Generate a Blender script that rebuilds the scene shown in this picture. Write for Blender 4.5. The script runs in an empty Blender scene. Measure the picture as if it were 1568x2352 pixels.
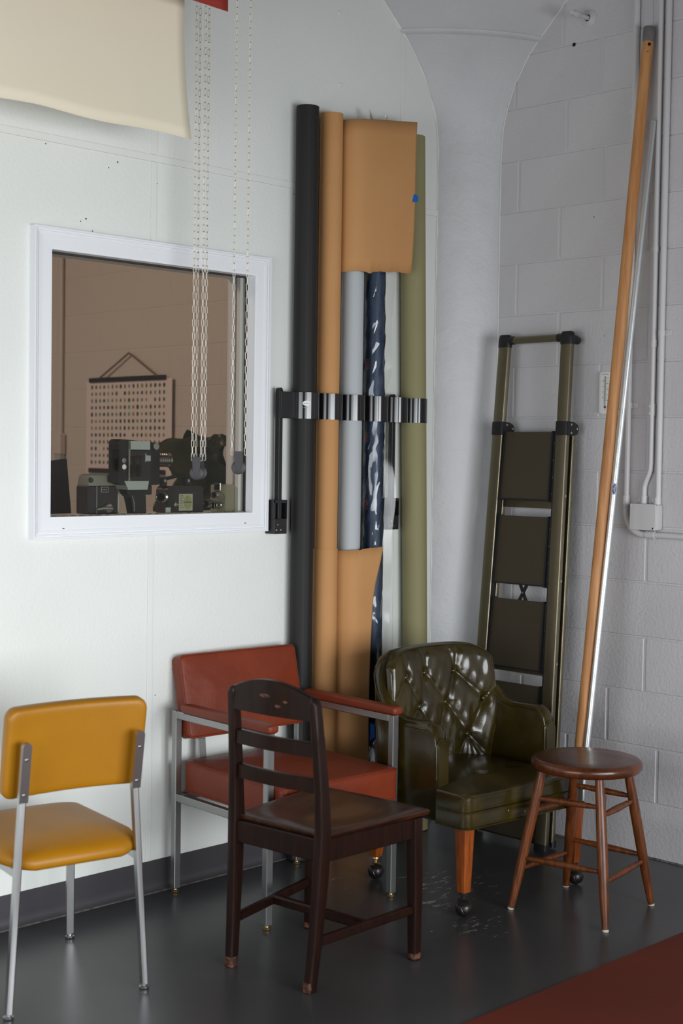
import bpy, bmesh, math, random
import numpy as np
from mathutils import Vector, Matrix, Euler
random.seed(7)
rng = np.random.default_rng(7)
SC = bpy.context.scene
COL = SC.collection
PI = math.pi

# ------------------------------------------------------------------ camera
cam_d = bpy.data.cameras.new('camera'); cam = bpy.data.objects.new('camera', cam_d); COL.objects.link(cam)
CAM = Vector((-4.5085, -3.7874, 1.4701)); YAW, PITCH, ROLL = 0.78589, -0.04007, 0.01465
_d = Vector((math.cos(PITCH)*math.cos(YAW), math.cos(PITCH)*math.sin(YAW), math.sin(PITCH)))
_r = Vector((math.sin(YAW), -math.cos(YAW), 0)); _u = _r.cross(_d)
_r2 = math.cos(ROLL)*_r + math.sin(ROLL)*_u; _u2 = -math.sin(ROLL)*_r + math.cos(ROLL)*_u
cam.matrix_world = Matrix(((_r2.x, _u2.x, -_d.x, CAM.x), (_r2.y, _u2.y, -_d.y, CAM.y), (_r2.z, _u2.z, -_d.z, CAM.z), (0, 0, 0, 1)))
cam_d.sensor_fit = 'VERTICAL'; cam_d.sensor_height = 36; cam_d.sensor_width = 24; cam_d.lens = 50.31
cam_d.dof.use_dof = True; cam_d.dof.focus_distance = 4.95; cam_d.dof.aperture_fstop = 2.8
SC.camera = cam

# ------------------------------------------------------------------ world, lights, exposure
w = bpy.data.worlds.new('daylight_world'); SC.world = w; w.use_nodes = True
w.node_tree.nodes['Background'].inputs[0].default_value = (0.80, 0.90, 1.0, 1); w.node_tree.nodes['Background'].inputs[1].default_value = 0.6

def area(name, loc, target, sx, sy, power, col, spread=180):
    l = bpy.data.lights.new(name, 'AREA'); l.shape = 'RECTANGLE'; l.size = sx; l.size_y = sy; l.energy = power; l.color = col; l.spread = math.radians(spread)
    o = bpy.data.objects.new(name, l); COL.objects.link(o); o.location = loc
    o.rotation_euler = (Vector(target)-Vector(loc)).to_track_quat('-Z', 'Y').to_euler()
    return o
area('window_daylight', (-5.72, -2.1, 1.2), (0, -2.1, 0.7), 2.8, 1.5, 56, (0.94, 0.975, 1.0), 150)          # daylight through the window of the side wall
area('window_daylight', (-2.8, -5.42, 1.15), (-2.8, 0, 0.15), 4.3, 1.6, 82, (0.94, 0.975, 1.0), 94)       # daylight through the windows of the front wall
area('ceiling_lamp', (-3.2, 2.0, 3.3), (-1.6, 2.0, 0.6), 0.8, 0.8, 46, (1.0, 0.72, 0.57))              # warm lamp of the room behind the window
SC.view_settings.view_transform = 'Standard'; SC.view_settings.look = 'None'
SC.view_settings.exposure = 0.10; SC.view_settings.gamma = 1.0; SC.view_settings.use_curve_mapping = False

# ------------------------------------------------------------------ materials
def lin(c):
    return tuple((x/255/12.92 if x/255 <= .04045 else ((x/255+.055)/1.055)**2.4) for x in c)
MATS = {}
def mat(name, c, rough=.5, metal=0, c2=None, cs=4, cdet=3, cramp=(.35, .65), bump=0, bs=60, bdet=2, stretch=None, coat=0, spec=.5, sheen=0, bump2=None, rvar=0):
    """Principled material; c and c2 are sRGB 0..255; c2 is mixed in by noise; bump = fine relief height in metres"""
    m = bpy.data.materials.new(name); m.use_nodes = True; nt = m.node_tree; N = nt.nodes; L = nt.links
    b = N['Principled BSDF']; b.inputs['Roughness'].default_value = rough; b.inputs['Metallic'].default_value = metal
    b.inputs['Coat Weight'].default_value = coat; b.inputs['Coat Roughness'].default_value = .12; b.inputs['Specular IOR Level'].default_value = spec
    b.inputs['Sheen Weight'].default_value = sheen
    b.inputs['Base Color'].default_value = (*lin(c), 1)
    tc = N.new('ShaderNodeTexCoord'); src = tc.outputs['Object']
    if stretch:
        mp = N.new('ShaderNodeMapping'); mp.inputs['Scale'].default_value = stretch; L.new(src, mp.inputs[0]); vs = mp.outputs[0]
    else: vs = src
    if c2:
        n = N.new('ShaderNodeTexNoise'); n.inputs['Scale'].default_value = cs; n.inputs['Detail'].default_value = cdet; L.new(vs, n.inputs['Vector'])
        r = N.new('ShaderNodeValToRGB'); r.color_ramp.elements[0].position = cramp[0]; r.color_ramp.elements[1].position = cramp[1]
        r.color_ramp.elements[0].color = (*lin(c), 1); r.color_ramp.elements[1].color = (*lin(c2), 1)
        L.new(n.outputs['Fac'], r.inputs[0]); L.new(r.outputs[0], b.inputs['Base Color'])
        if rvar:
            mr = N.new('ShaderNodeMapRange'); mr.inputs[3].default_value = rough-rvar; mr.inputs[4].default_value = rough+rvar
            L.new(n.outputs['Fac'], mr.inputs[0]); L.new(mr.outputs[0], b.inputs['Roughness'])
    if bump:
        n = N.new('ShaderNodeTexNoise'); n.inputs['Scale'].default_value = bs; n.inputs['Detail'].default_value = bdet; L.new(vs, n.inputs['Vector'])
        bp = N.new('ShaderNodeBump'); bp.inputs['Strength'].default_value = 1; bp.inputs['Distance'].default_value = bump
        L.new(n.outputs['Fac'], bp.inputs['Height'])
        if bump2:
            n2 = N.new('ShaderNodeTexNoise'); n2.inputs['Scale'].default_value = bump2[1]; n2.inputs['Detail'].default_value = 3; L.new(src, n2.inputs['Vector'])
            bp2 = N.new('ShaderNodeBump'); bp2.inputs['Distance'].default_value = bump2[0]; L.new(n2.outputs['Fac'], bp2.inputs['Height'])
            L.new(bp2.outputs[0], bp.inputs['Normal'])
        L.new(bp.outputs[0], b.inputs['Normal'])
    MATS[name] = m; return m

def clear_mat(name, tint, gloss=.12, rough=.02, bump=0, bs=30, fres=1.45, stretch=(1, 1, 1)):
    m = bpy.data.materials.new(name); m.use_nodes = True; nt = m.node_tree; N = nt.nodes; L = nt.links
    N.remove(N['Principled BSDF']); out = N['Material Output']
    t = N.new('ShaderNodeBsdfTransparent'); t.inputs[0].default_value = (*tint, 1)
    g = N.new('ShaderNodeBsdfGlossy'); g.inputs['Roughness'].default_value = rough
    f = N.new('ShaderNodeFresnel'); f.inputs[0].default_value = fres
    a = N.new('ShaderNodeMath'); a.operation = 'ADD'; a.use_clamp = True; a.inputs[1].default_value = gloss; L.new(f.outputs[0], a.inputs[0])
    mx = N.new('ShaderNodeMixShader'); L.new(a.outputs[0], mx.inputs[0]); L.new(t.outputs[0], mx.inputs[1]); L.new(g.outputs[0], mx.inputs[2]); L.new(mx.outputs[0], out.inputs[0])
    if bump:
        tc = N.new('ShaderNodeTexCoord'); n = N.new('ShaderNodeTexNoise'); n.inputs['Scale'].default_value = bs; n.inputs['Detail'].default_value = 3; mp = N.new('ShaderNodeMapping'); mp.inputs['Scale'].default_value = stretch; L.new(tc.outputs['Object'], mp.inputs[0]); L.new(mp.outputs[0], n.inputs['Vector'])
        bp = N.new('ShaderNodeBump'); bp.inputs['Distance'].default_value = bump; L.new(n.outputs['Fac'], bp.inputs['Height']); L.new(bp.outputs[0], g.inputs['Normal']); L.new(bp.outputs[0], f.inputs['Normal'])
    return m

M_WALL = mat('wall_paint', (226, 228, 224), .55, c2=(220, 223, 218), cs=1.3, bump=.0011, bs=85, bdet=3)
M_BATTEN = mat('batten_paint', (224, 226, 222), .45)
M_TRIM = mat('trim_paint', (230, 232, 235), .35)
M_BLOCK = mat('block_paint', (202, 200, 202), .5, c2=(196, 194, 196), cs=2, bump=.0015, bs=80, bdet=2, bump2=(.0009, 150))
M_COLUMN = mat('column_paint', (200, 200, 202), .5, c2=(193, 193, 195), cs=2.5, bump=.009, bs=8, bdet=7, bump2=(.0016, 75))
M_CEIL = mat('ceiling_paint', (100, 100, 100), .8)
M_FAR = mat('far_wall_paint', (136, 136, 134), .7)
M_CONDUIT = mat('conduit_paint', (204, 202, 202), .38)
M_BASE = mat('vinyl_base', (60, 58, 62), .42)
M_CAULK = mat('caulk', (118, 112, 104), .8, c2=(70, 68, 66), cs=40)
M_BLACK = mat('black_plastic', (26, 25, 27), .42)
M_BLACKG = mat('black_gloss', (17, 16, 17), .17, coat=.4)
M_SCREW = mat('bright_screw', (215, 212, 205), .25, 1)
M_BRASS = mat('brass', (158, 132, 90), .38, .9)
M_DARK = mat('dark_hole', (12, 11, 11), .9)
M_WHITE = mat('white_print', (232, 230, 226), .5)
M_INK = mat('black_ink', (30, 30, 32), .6)

# floor: worn dark grey paint with pale scuffs
def floor_mat():
    m = mat('floor_paint', (53, 53, 54), .30, c2=(62, 62, 64), cs=1.6, cdet=5, bump=.0007, bs=9, bdet=4)
    nt = m.node_tree; N = nt.nodes; L = nt.links; b = N['Principled BSDF']
    old = b.inputs['Base Color'].links[0].from_socket
    tc = N.new('ShaderNodeTexCoord')
    n = N.new('ShaderNodeTexNoise'); n.inputs['Scale'].default_value = 16; n.inputs['Detail'].default_value = 9; n.inputs['Roughness'].default_value = .72
    mp = N.new('ShaderNodeMapping'); mp.inputs['Rotation'].default_value = (0, 0, .3); mp.inputs['Scale'].default_value = (1, 2.6, 1); L.new(tc.outputs['Object'], mp.inputs[0]); L.new(mp.outputs[0], n.inputs['Vector'])
    dsts = []
    for cx, cy, rad in ((-.80, -.62, .34), (-1.12, -.30, .20), (-1.0, -.72, .22), (-1.05, -.95, .2)):
        sb = N.new('ShaderNodeVectorMath'); sb.operation = 'DISTANCE'; sb.inputs[1].default_value = (cx, cy, 0); L.new(tc.outputs['Object'], sb.inputs[0])
        mr = N.new('ShaderNodeMapRange'); mr.inputs[1].default_value = 0; mr.inputs[2].default_value = rad; mr.inputs[3].default_value = .15; mr.inputs[4].default_value = 0; L.new(sb.outputs['Value'], mr.inputs[0]); dsts.append(mr.outputs[0])
    acc = dsts[0]
    for s in dsts[1:]:
        mxn = N.new('ShaderNodeMath'); mxn.operation = 'MAXIMUM'; L.new(acc, mxn.inputs[0]); L.new(s, mxn.inputs[1]); acc = mxn.outputs[0]
    ad = N.new('ShaderNodeMath'); ad.operation = 'ADD'; L.new(n.outputs['Fac'], ad.inputs[0]); L.new(acc, ad.inputs[1])
    rp = N.new('ShaderNodeValToRGB'); rp.color_ramp.elements[0].position = .675; rp.color_ramp.elements[1].position = .72; L.new(ad.outputs[0], rp.inputs[0])
    mx = N.new('ShaderNodeMixRGB'); mx.inputs[2].default_value = (*lin((150, 146, 138)), 1); L.new(rp.outputs[0], mx.inputs[0]); L.new(old, mx.inputs[1]); L.new(mx.outputs[0], b.inputs['Base Color'])
    return m
M_FLOOR = floor_mat()

# ------------------------------------------------------------------ mesh helpers
class MB:
    def __init__(s): s.v = []; s.f = []; s.mi = []
    def add(s, v, f, mi=0, M=None):
        o = len(s.v)
        for p in v:
            p = Vector(p)
            s.v.append(tuple(M @ p) if M is not None else tuple(p))
        for q in f: s.f.append(tuple(i+o for i in q)); s.mi.append(mi)
        return s
    def box(s, c, size, M=None, bev=0, seg=1, mi=0):
        bm = bmesh.new(); bmesh.ops.create_cube(bm, size=1)
        for v in bm.verts: v.co = Vector((v.co.x*size[0], v.co.y*size[1], v.co.z*size[2]))
        if bev: bmesh.ops.bevel(bm, geom=bm.edges[:], offset=bev, segments=seg, affect='EDGES', profile=.5)
        bm.verts.index_update()
        T = Matrix.Translation(c); T = (M @ T) if M is not None else T
        s.add([v.co for v in bm.verts], [[v.index for v in f.verts] for f in bm.faces], mi, T); bm.free(); return s
    def span(s, a, b, **k):
        return s.box([(a[i]+b[i])/2 for i in range(3)], [abs(b[i]-a[i]) for i in range(3)], **k)
    def bar(s, p0, p1, wx, wy, side=(1, 0, 0), bev=0, mi=0, M=None):
        """square bar from p0 to p1; wx is its width along 'side'"""
        p0 = Vector(p0); p1 = Vector(p1); z = (p1-p0); l = z.length; z.normalize()
        x = Vector(side); x = (x-z*x.dot(z)).normalized(); y = z.cross(x)
        R = Matrix((x, y, z)).transposed().to_4x4(); R.translation = (p0+p1)/2
        return s.box((0, 0, 0), (wx, wy, l), M=(M @ R if M is not None else R), bev=bev, mi=mi)
    def tube(s, pts, r, n=12, cap=True, closed=False, M=None, mi=0, flat=None):
        pts = [Vector(p) for p in pts]; m = len(pts); rs = r if hasattr(r, '__len__') else [r]*m
        t = []
        for i in range(m):
            a = pts[(i-1) % m] if (closed or i > 0) else pts[i]; b = pts[(i+1) % m] if (closed or i < m-1) else pts[i]
            t.append((b-a).normalized())
        ref = Vector((0, 0, 1)) if abs(t[0].z) < .9 else Vector((1, 0, 0)); x = (ref-t[0]*ref.dot(t[0])).normalized()
        vs = []
        for i in range(m):
            x = (x-t[i]*x.dot(t[i])).normalized(); y = t[i].cross(x)
            for k in range(n):
                a = 2*PI*k/n; vs.append(pts[i]+(x*math.cos(a)+y*math.sin(a)*(flat or 1))*rs[i])
        fs = []
        for i in range(m if closed else m-1):
            j = (i+1) % m
            for k in range(n): fs.append((i*n+k, i*n+(k+1) % n, j*n+(k+1) % n, j*n+k))
        if cap and not closed: fs.append(tuple(range(n))[::-1]); fs.append(tuple((m-1)*n+k for k in range(n)))
        return s.add(vs, fs, mi, M)
    def lathe(s, prof, n=24, M=None, a0=0, a1=2*PI, mi=0, cap=True):
        full = abs(a1-a0-2*PI) < 1e-6; na = n if full else n+1; vs = []
        for r, z in prof:
            for k in range(na):
                a = a0+(a1-a0)*k/n; vs.append((r*math.cos(a), r*math.sin(a), z))
        fs = []
        for i in range(len(prof)-1):
            for k in range(n):
                k2 = (k+1) % na; fs.append((i*na+k, i*na+k2, (i+1)*na+k2, (i+1)*na+k))
        if full and cap:
            if prof[0][0] > 1e-6: fs.append(tuple(range(na))[::-1])
            if prof[-1][0] > 1e-6: fs.append(tuple((len(prof)-1)*na+k for k in range(na)))
        return s.add(vs, fs, mi, M)
    def loft(s, loops, cap0=True, cap1=True, M=None, mi=0, closed=True):
        n = len(loops[0]); vs = [p for l in loops for p in l]; fs = []
        for i in range(len(loops)-1):
            for k in range(n if closed else n-1):
                k2 = (k+1) % n; fs.append((i*n+k, i*n+k2, (i+1)*n+k2, (i+1)*n+k))
        if cap0: fs.append(tuple(range(n))[::-1])
        if cap1: fs.append(tuple((len(loops)-1)*n+k for k in range(n)))
        return s.add(vs, fs, mi, M)
    def grid(s, fn, nu, nv, M=None, mi=0):
        vs = [fn(i/nu, j/nv) for j in range(nv+1) for i in range(nu+1)]
        fs = [(j*(nu+1)+i, j*(nu+1)+i+1, (j+1)*(nu+1)+i+1, (j+1)*(nu+1)+i) for j in range(nv) for i in range(nu)]
        return s.add(vs, fs, mi, M)
    def mesh(s, name, mats, ang=35):
        me = bpy.data.meshes.new(name); me.from_pydata(s.v, [], s.f); mats = mats if isinstance(mats, (list, tuple)) else [mats]
        for m in mats: me.materials.append(m)
        if len(mats) > 1: me.polygons.foreach_set('material_index', s.mi)
        bm = bmesh.new(); bm.from_mesh(me); bmesh.ops.remove_doubles(bm, verts=bm.verts[:], dist=1e-6); bmesh.ops.recalc_face_normals(bm, faces=bm.faces[:]); bm.to_mesh(me); bm.free()
        me.shade_smooth(); me.set_sharp_from_angle(angle=math.radians(ang)); me.update()
        return me
    def build(s, name, mats, parent=None, label=None, ang=35, loc=None, rot=None, kind=None):
        o = bpy.data.objects.new(name, s.mesh(name, mats, ang)); COL.objects.link(o)
        if parent: o.parent = parent
        if loc: o.location = loc
        if rot: o.rotation_euler = rot
        if label: o['label'] = label
        if kind: o['kind'] = kind
        return o

def inst(me, name, parent, loc=(0, 0, 0), rot=(0, 0, 0), scale=None, label=None):
    o = bpy.data.objects.new(name, me); COL.objects.link(o); o.parent = parent; o.location = loc; o.rotation_euler = rot
    if scale: o.scale = scale
    if label: o['label'] = label
    return o
def thing(name, label, cat, loc=(0, 0, 0), rz=0, group=None):
    o = bpy.data.objects.new(name, None); COL.objects.link(o); o.empty_display_size = .05
    o.location = loc; o.rotation_euler = (0, 0, math.radians(rz)); o['label'] = label; o['category'] = cat
    if group: o['group'] = group
    return o
def tag(o, label, cat, group=None):
    o['label'] = label; o['category'] = cat
    if group: o['group'] = group
    return o
def struct(name, loc=(0, 0, 0)):
    o = bpy.data.objects.new(name, None); COL.objects.link(o); o['kind'] = 'structure'; o.location = loc; return o
def rr(w, d, r, n=5):
    """rounded rectangle outline, centred"""
    pts = []
    for cx, cy, a in ((w/2-r, d/2-r, 0), (-w/2+r, d/2-r, 90), (-w/2+r, -d/2+r, 180), (w/2-r, -d/2+r, 270)):
        for k in range(n+1):
            t = math.radians(a+90*k/n); pts.append((cx+r*math.cos(t), cy+r*math.sin(t)))
    return pts
def cushion(mb, w, d, z0, z1, rc=.03, re=.02, crown=.012, M=None, ring=8, bot=True):
    L = []
    def lp(ins, z): return [(x*(1-2*ins/w), y*(1-2*ins/d), z) for x, y in rr(w, d, rc)]
    for k in range(5):
        a = PI/2*k/4; L.append(lp(re*(1-math.sin(a)), z0+re*(1-math.cos(a))))
    for k in range(5):
        a = PI/2*k/4; L.append(lp(re*(1-math.cos(a)), z1-re+re*math.sin(a)))
    for k in range(1, ring):
        t = k/ring; ins = re+(min(w, d)/2-re)*t*.98; L.append([(x, y, z1+crown*(1-((2*abs(x)/w)**2.5))*(1-(2*abs(y)/d)**2.5)) for x, y, z in lp(ins, 0)])
    return mb.loft(L, M=M)
def arc(c, r, a0, a1, n, plane='xy', z=0):
    out = []
    for k in range(n+1):
        a = math.radians(a0+(a1-a0)*k/n); p, q = c[0]+r*math.cos(a), c[1]+r*math.sin(a)
        out.append({'xy': (p, q, z), 'yz': (z, p, q), 'xz': (p, z, q)}[plane])
    return out
def smooth(a, b, x):
    t = min(1, max(0, (x-a)/(b-a))); return t*t*(3-2*t)
def rot_to(z, x=(1, 0, 0)):
    z = Vector(z).normalized(); x = Vector(x) if abs(z.dot(Vector(x))) < .98 else Vector((0, 0, 1)); x = (x-z*x.dot(z)).normalized(); y = z.cross(x); return Matrix((x, y, z)).transposed().to_4x4()
def at(M, p): M = M.copy(); M.translation = p; return M
def text_geo(body, size, align='CENTER'):
    cu = bpy.data.curves.new('t', 'FONT'); cu.body = body; cu.size = size; cu.align_x = align; cu.align_y = 'CENTER'; cu.resolution_u = 2; cu.fill_mode = 'FRONT'
    o = bpy.data.objects.new('t', cu); COL.objects.link(o); dg = bpy.context.evaluated_depsgraph_get(); e = o.evaluated_get(dg); me = e.to_mesh()
    v = [tuple(x.co) for x in me.vertices]; f = [tuple(p.vertices) for p in me.polygons]; e.to_mesh_clear(); bpy.data.objects.remove(o); bpy.data.curves.remove(cu)
    return v, f

# ================================================================== THE SETTING
BOND, CRS = .4064, .2032
# floor, ceiling
MB().span((-8, -8, -.12), (.3, 5.2, 0)).build('floor', M_FLOOR)['kind'] = 'structure'
MB().span((-8, -8, 3.9), (.3, 5.2, 4.0)).build('ceiling', M_CEIL)['kind'] = 'structure'

# left wall: sheet panels between narrow battens, with the window opening
WX0, WX1, WZ0, WZ1, WT = -2.021, -1.176, 1.257, 2.095, .13
def rects_minus(x0, x1, z0, z1):
    """parts of a rectangle around the window opening"""
    out = []
    if x1 <= WX0 or x0 >= WX1 or z1 <= WZ0 or z0 >= WZ1: return [(x0, x1, z0, z1)]
    if z0 < WZ0: out.append((x0, x1, z0, WZ0))
    if z1 > WZ1: out.append((x0, x1, WZ1, z1))
    if x0 < WX0: out.append((x0, WX0, max(z0, WZ0), min(z1, WZ1)))
    if x1 > WX1: out.append((WX1, x1, max(z0, WZ0), min(z1, WZ1)))
    return out
wl = struct('wall_left')
core = MB()
for a, b, c, d in rects_minus(-8, .02, 0, 3.9): core.span((a, .004, c), (b, WT, d))
core.build('wall_core', M_WALL, wl)
xs = [(-8, -5.196), (-5.174, -4.006), (-3.984, -2.816), (-2.794, -1.626), (-1.604, -.436), (-.414, .01)]
for a, b in xs:
    for c, d in ((0, 2.418), (2.442, 3.9)):
        mb = MB()
        for q in rects_minus(a, b, c, d): mb.span((q[0], 0, q[2]), (q[1], .006, q[3]))
        mb.build('panel', M_WALL, wl)
for x in (-5.185, -3.995, -2.805, -1.615, -.425):
    for c, d in ((.1, 2.418), (2.442, 3.9)):
        mb = MB()
        for q in rects_minus(x-.0105, x+.0105, c, d): mb.span((q[0], -.0022, q[2]), (q[1], .005, q[3]), bev=.0008)
        mb.build('batten', M_BATTEN, wl)
MB().span((-8, -.0022, 2.4185), (0, .005, 2.4415), bev=.0008).build('batten', M_BATTEN, wl)
plug = MB().lathe([(0, .006), (.006, .005), (.0085, .002), (.0085, 0)], 12).mesh('wall_plug', M_BATTEN)
for x, z in ((-.765, 2.83), (-.775, 3.09)): inst(plug, 'wall_plug', wl, (x, 0, z), (PI/2, 0, 0))
nh = MB().lathe([(0, .001), (.0028, 0)], 8).mesh('nail_hole', M_DARK)
for x, z, s in ((-1.76, 2.395, 1), (-1.795, 2.372, .7), (-2.03, 2.41, .8), (-1.60, 2.35, .6), (-.99, 2.40, .7), (-1.88, 2.20, 1), (-1.90, 2.19, .8), (-1.855, 2.165, .8), (-1.59, .66, .7), (-1.52, .74, .6)):
    inst(nh, 'nail_hole', wl, (x, -.0002, z), (PI/2, 0, 0), (s, s, 1))

bl = struct('baseboard_left')
prof = [(0, .1047), (-.0035, .1047), (-.0042, .10), (-.0042, .035), (-.006, .018), (-.011, .006), (-.018, .001), (-.018, 0), (0, 0)]
MB().loft([[(x, y, z) for y, z in prof] for x in (-8, -.19)]).build('cove_base', M_BASE, bl)
MB().loft([[(x, -.0175-(.003*abs(math.sin(x*37))), 0), (x, -.016, .0022), (x, -.0215-(.002*math.sin(x*53)), .0012), (x, -.023, 0)] for x in np.linspace(-6, -.2, 90)]).build('caulk_line', M_CAULK, bl)

# right wall: painted concrete blocks laid in running bond
wr = struct('wall_right')
def block_mesh(L):
    j = .0045; jz = .0022; ch = .0035; a, b = -L/2+j, L/2-j; c, d = -CRS/2+jz, CRS/2-jz
    v = [(0, a+ch, c+ch), (0, b-ch, c+ch), (0, b-ch, d-ch), (0, a+ch, d-ch), (.0032, a, c), (.0032, b, c), (.0032, b, d), (.0032, a, d), (.012, a, c), (.012, b, c), (.012, b, d), (.012, a, d)]
    f = [(0, 3, 2, 1)]+[(i, (i+1) % 4, 4+(i+1) % 4, 4+i) for i in range(4)]+[(4+i, 4+(i+1) % 4, 8+(i+1) % 4, 8+i) for i in range(4)]
    return MB().add(v, f).mesh('block', M_BLOCK, 30)
BLK = block_mesh(BOND)
MB().span((.0026, -1.9, 0), (.25, .3, 3.9)).span((.06, .3, 0), (.25, 5.2, 3.9)).build('mortar', M_BLOCK, wr)
offs = {0: -.297, 1: -.523, 2: -.300, 3: -.459, 4: -.245, 5: -.457, 6: -.240, 7: -.450, 8: -.236, 9: -.446, 10: -.238, 11: -.441, 12: -.239, 13: -.465, 14: -.214, 15: -.44, 16: -.24}
for c in range(17):
    for k in range(-2, 4):
        y = offs[c]-k*BOND-BOND/2
        if y < .25 and y > -1.7: inst(BLK, 'block', wr, (0, y, (c+.5)*CRS), (0, random.uniform(-.0006, .0006), random.uniform(-.001, .001)))
hole = MB().lathe([(.0075, 0), (.006, -.001), (0, -.0012)], 12).mesh('anchor_hole', M_DARK)
for y, z, s in ((-.491, 3.043, 1), (-.72, 1.713, .55), (-.735, 1.655, .35), (-.60, 2.38, .3), (-.66, 1.93, .25)): inst(hole, 'anchor_hole', wr, (-.0015, y, z), (0, -PI/2, 0), (s, s, 1))
MB().loft([[(.002, y, 0), (-.006-.003*math.sin(y*61)**2, y, .0005), (-.003-.002*math.sin(y*43), y, .004+.002*math.sin(y*29)**2), (.002, y, .006)] for y in np.linspace(-1.9, .2, 70)]).build('floor_joint', mat('joint_dirt', (62, 60, 58), .9, c2=(110, 108, 106), cs=60), wr)
# the rest of the right wall, and the walls with the windows that light the room (out of the frame)
MB().span((0, -8, 0), (.25, -1.72, 3.9)).build('wall_stretch', M_BLOCK, wr)
wf = struct('wall_front')
MB().span((-6, -5.55, 0), (.25, -5.35, .34)).span((-6, -5.55, 1.96), (.25, -5.35, 3.9)).span((-6, -5.55, .34), (-4.97, -5.35, 1.96)).span((-.63, -5.55, .34), (.25, -5.35, 1.96)).build('wall_stretch', M_FAR, wf)
ws = struct('wall_side')
MB().span((-5.9, -8, 0), (-5.7, 0, .44)).span((-5.9, -8, 1.96), (-5.7, 0, 3.9)).span((-5.9, -8, .44), (-5.7, -3.5, 1.96)).span((-5.9, -.7, .44), (-5.7, 0, 1.96)).build('wall_stretch', M_FAR, ws)

# the room behind the window
wb = struct('wall_back')
M_BACK = mat('back_block_paint', (205, 196, 186), .55, bump=.002, bs=50)
MB().span((-7.4, 4.9, 0), (.2, 5.1, 3.9)).build('wall_stretch', M_BACK, wb)
BLK2 = BLK.copy(); BLK2.materials.clear(); BLK2.materials.append(M_BACK)
for c in range(5, 15):
    for k in range(11):
        y = .75+k*BOND+(BOND/2 if c % 2 else 0)
        inst(BLK2, 'block', wb, (-.0005, y, (c+.5)*CRS-.03), (0, 0, 0), (.35, 1, 1))
MB().span((.0012, .3, 0), (.06, 4.9, 3.9)).build('wall_stretch', M_BACK, wb)

# column with a flared head, set in the corner of the room
colm = struct('column', (.26, .47, 0))
P = [(.668, 0), (.668, 2.0), (.667, 2.55), (.668, 2.66), (.671, 2.74), (.680, 2.80), (.696, 2.86), (.718, 2.92), (.748, 2.98), (.787, 3.04), (.832, 3.092)]
cm = MB().lathe(P, 120, a0=math.radians(195), a1=math.radians(292), cap=False)
P2 = [(.838, 3.094), (.872, 3.13), (.93, 3.19), (1.02, 3.28), (1.2, 3.46), (1.66, 3.9)]
cm.build('column_shaft', M_COLUMN, colm, ang=60)
MB().lathe([(.831, 3.086), (.841, 3.089), (.850, 3.095), (.851, 3.102), (.842, 3.108)], 120, a0=math.radians(195), a1=math.radians(292), cap=False).build('form_joint', M_COLUMN, colm, ang=60)
MB().lathe(P2, 120, a0=math.radians(180), a1=math.radians(300), cap=False).build('column_head', M_COLUMN, colm, ang=60)

RZ = [(z, r) for r, z in P+P2[1:4]]
bead = MB()
for wall in (0, 1):
    pts = []
    for z in np.arange(.12, 3.3, .04):
        r = float(np.interp(z, [q[0] for q in RZ], [q[1] for q in RZ]))
        pts.append(Vector((-math.sqrt(r*r-.47**2), -.47, z)) if wall == 0 else Vector((-.26, -math.sqrt(r*r-.26**2), z)))
    MB().tube([p+Vector((-.002, -.0015, 0)) if wall == 0 else p+Vector((-.001, -.0015, 0)) for p in pts], [.0032+.0014*math.sin(i*1.7)+.0012*math.sin(i*.6) if wall == 0 else .0022 for i in range(len(pts))], 7).build('paint_bead', M_BATTEN, colm, ang=60)

# window_1: moulded casing, reveal, pane
w1 = struct('window_1')
cp = [(0, .0), (0, .017), (.034, .018), (.0345, .0195), (.044, .0205), (.0445, .018), (.047, .0178), (.0475, .0225), (.0525, .0235), (.053, .021), (.055, .0208), (.0555, .0255), (.061, .0255), (.0615, 0)]
cor = [(WX0, WZ0), (WX1, WZ0), (WX1, WZ1), (WX0, WZ1)]; out = [(-1, -1), (1, -1), (1, 1), (-1, 1)]
for k in range(4):
    loops = [[(cor[i][0]+out[i][0]*u, -h, cor[i][1]+out[i][1]*u) for u, h in cp] for i in (k, (k+1) % 4)]
    MB().loft(loops).build('casing', M_TRIM, w1, ang=20)
t = .006
for nm, a, b in (('jamb', (WX0-.004, -.0160, WZ0-.004), (WX0+t, WT, WZ1+.004)), ('jamb', (WX1-t, -.0160, WZ0-.004), (WX1+.004, WT, WZ1+.004)), ('sill', (WX0-.003, -.0158, WZ0-.004), (WX1+.003, WT+.055, WZ0+t)), ('head', (WX0-.003, -.0158, WZ1-t), (WX1+.003, WT-.001, WZ1+.004))):
    MB().span(a, b).build(nm, M_TRIM, w1)
M_GASKET = mat('gasket', (40, 36, 33), .6)
mb = MB()
mb.span((WX0+t, .022, WZ1-t-.006), (WX1-t, .034, WZ1-t)).span((WX1-t-.004, .022, WZ0+t), (WX1-t, .034, WZ1-t)).span((WX0+t, .022, WZ0+t), (WX0+t+.003, .034, WZ1-t))
mb.build('gasket', M_GASKET, w1)
M_BEAD = mat('dirty_bead', (150, 138, 118), .8, c2=(80, 70, 60), cs=60)
MB().span((WX0+t, .020, WZ0+t-.001), (WX1-t, .0245, WZ0+t+.003)).build('glazing_bead', M_BEAD, w1)
MB().span((WX1-t-.016, .045, WZ0), (WX1-t, .062, WZ1)).span((WX1-t-.010, .085, WZ0), (WX1-t, .11, WZ1)).build('stop_bead', M_TRIM, w1)
M_GLASS = clear_mat('window_glass', (.88, .88, .85), gloss=0.0, fres=1.28)
MB().span((WX0+t, .026, WZ0+t), (WX1-t, .032, WZ1-t)).build('pane', M_GLASS, w1)
slot = MB().span((-.004, -.0003, -.0012), (.004, .0003, .0012)).mesh('nail_slot', M_DARK)
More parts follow.
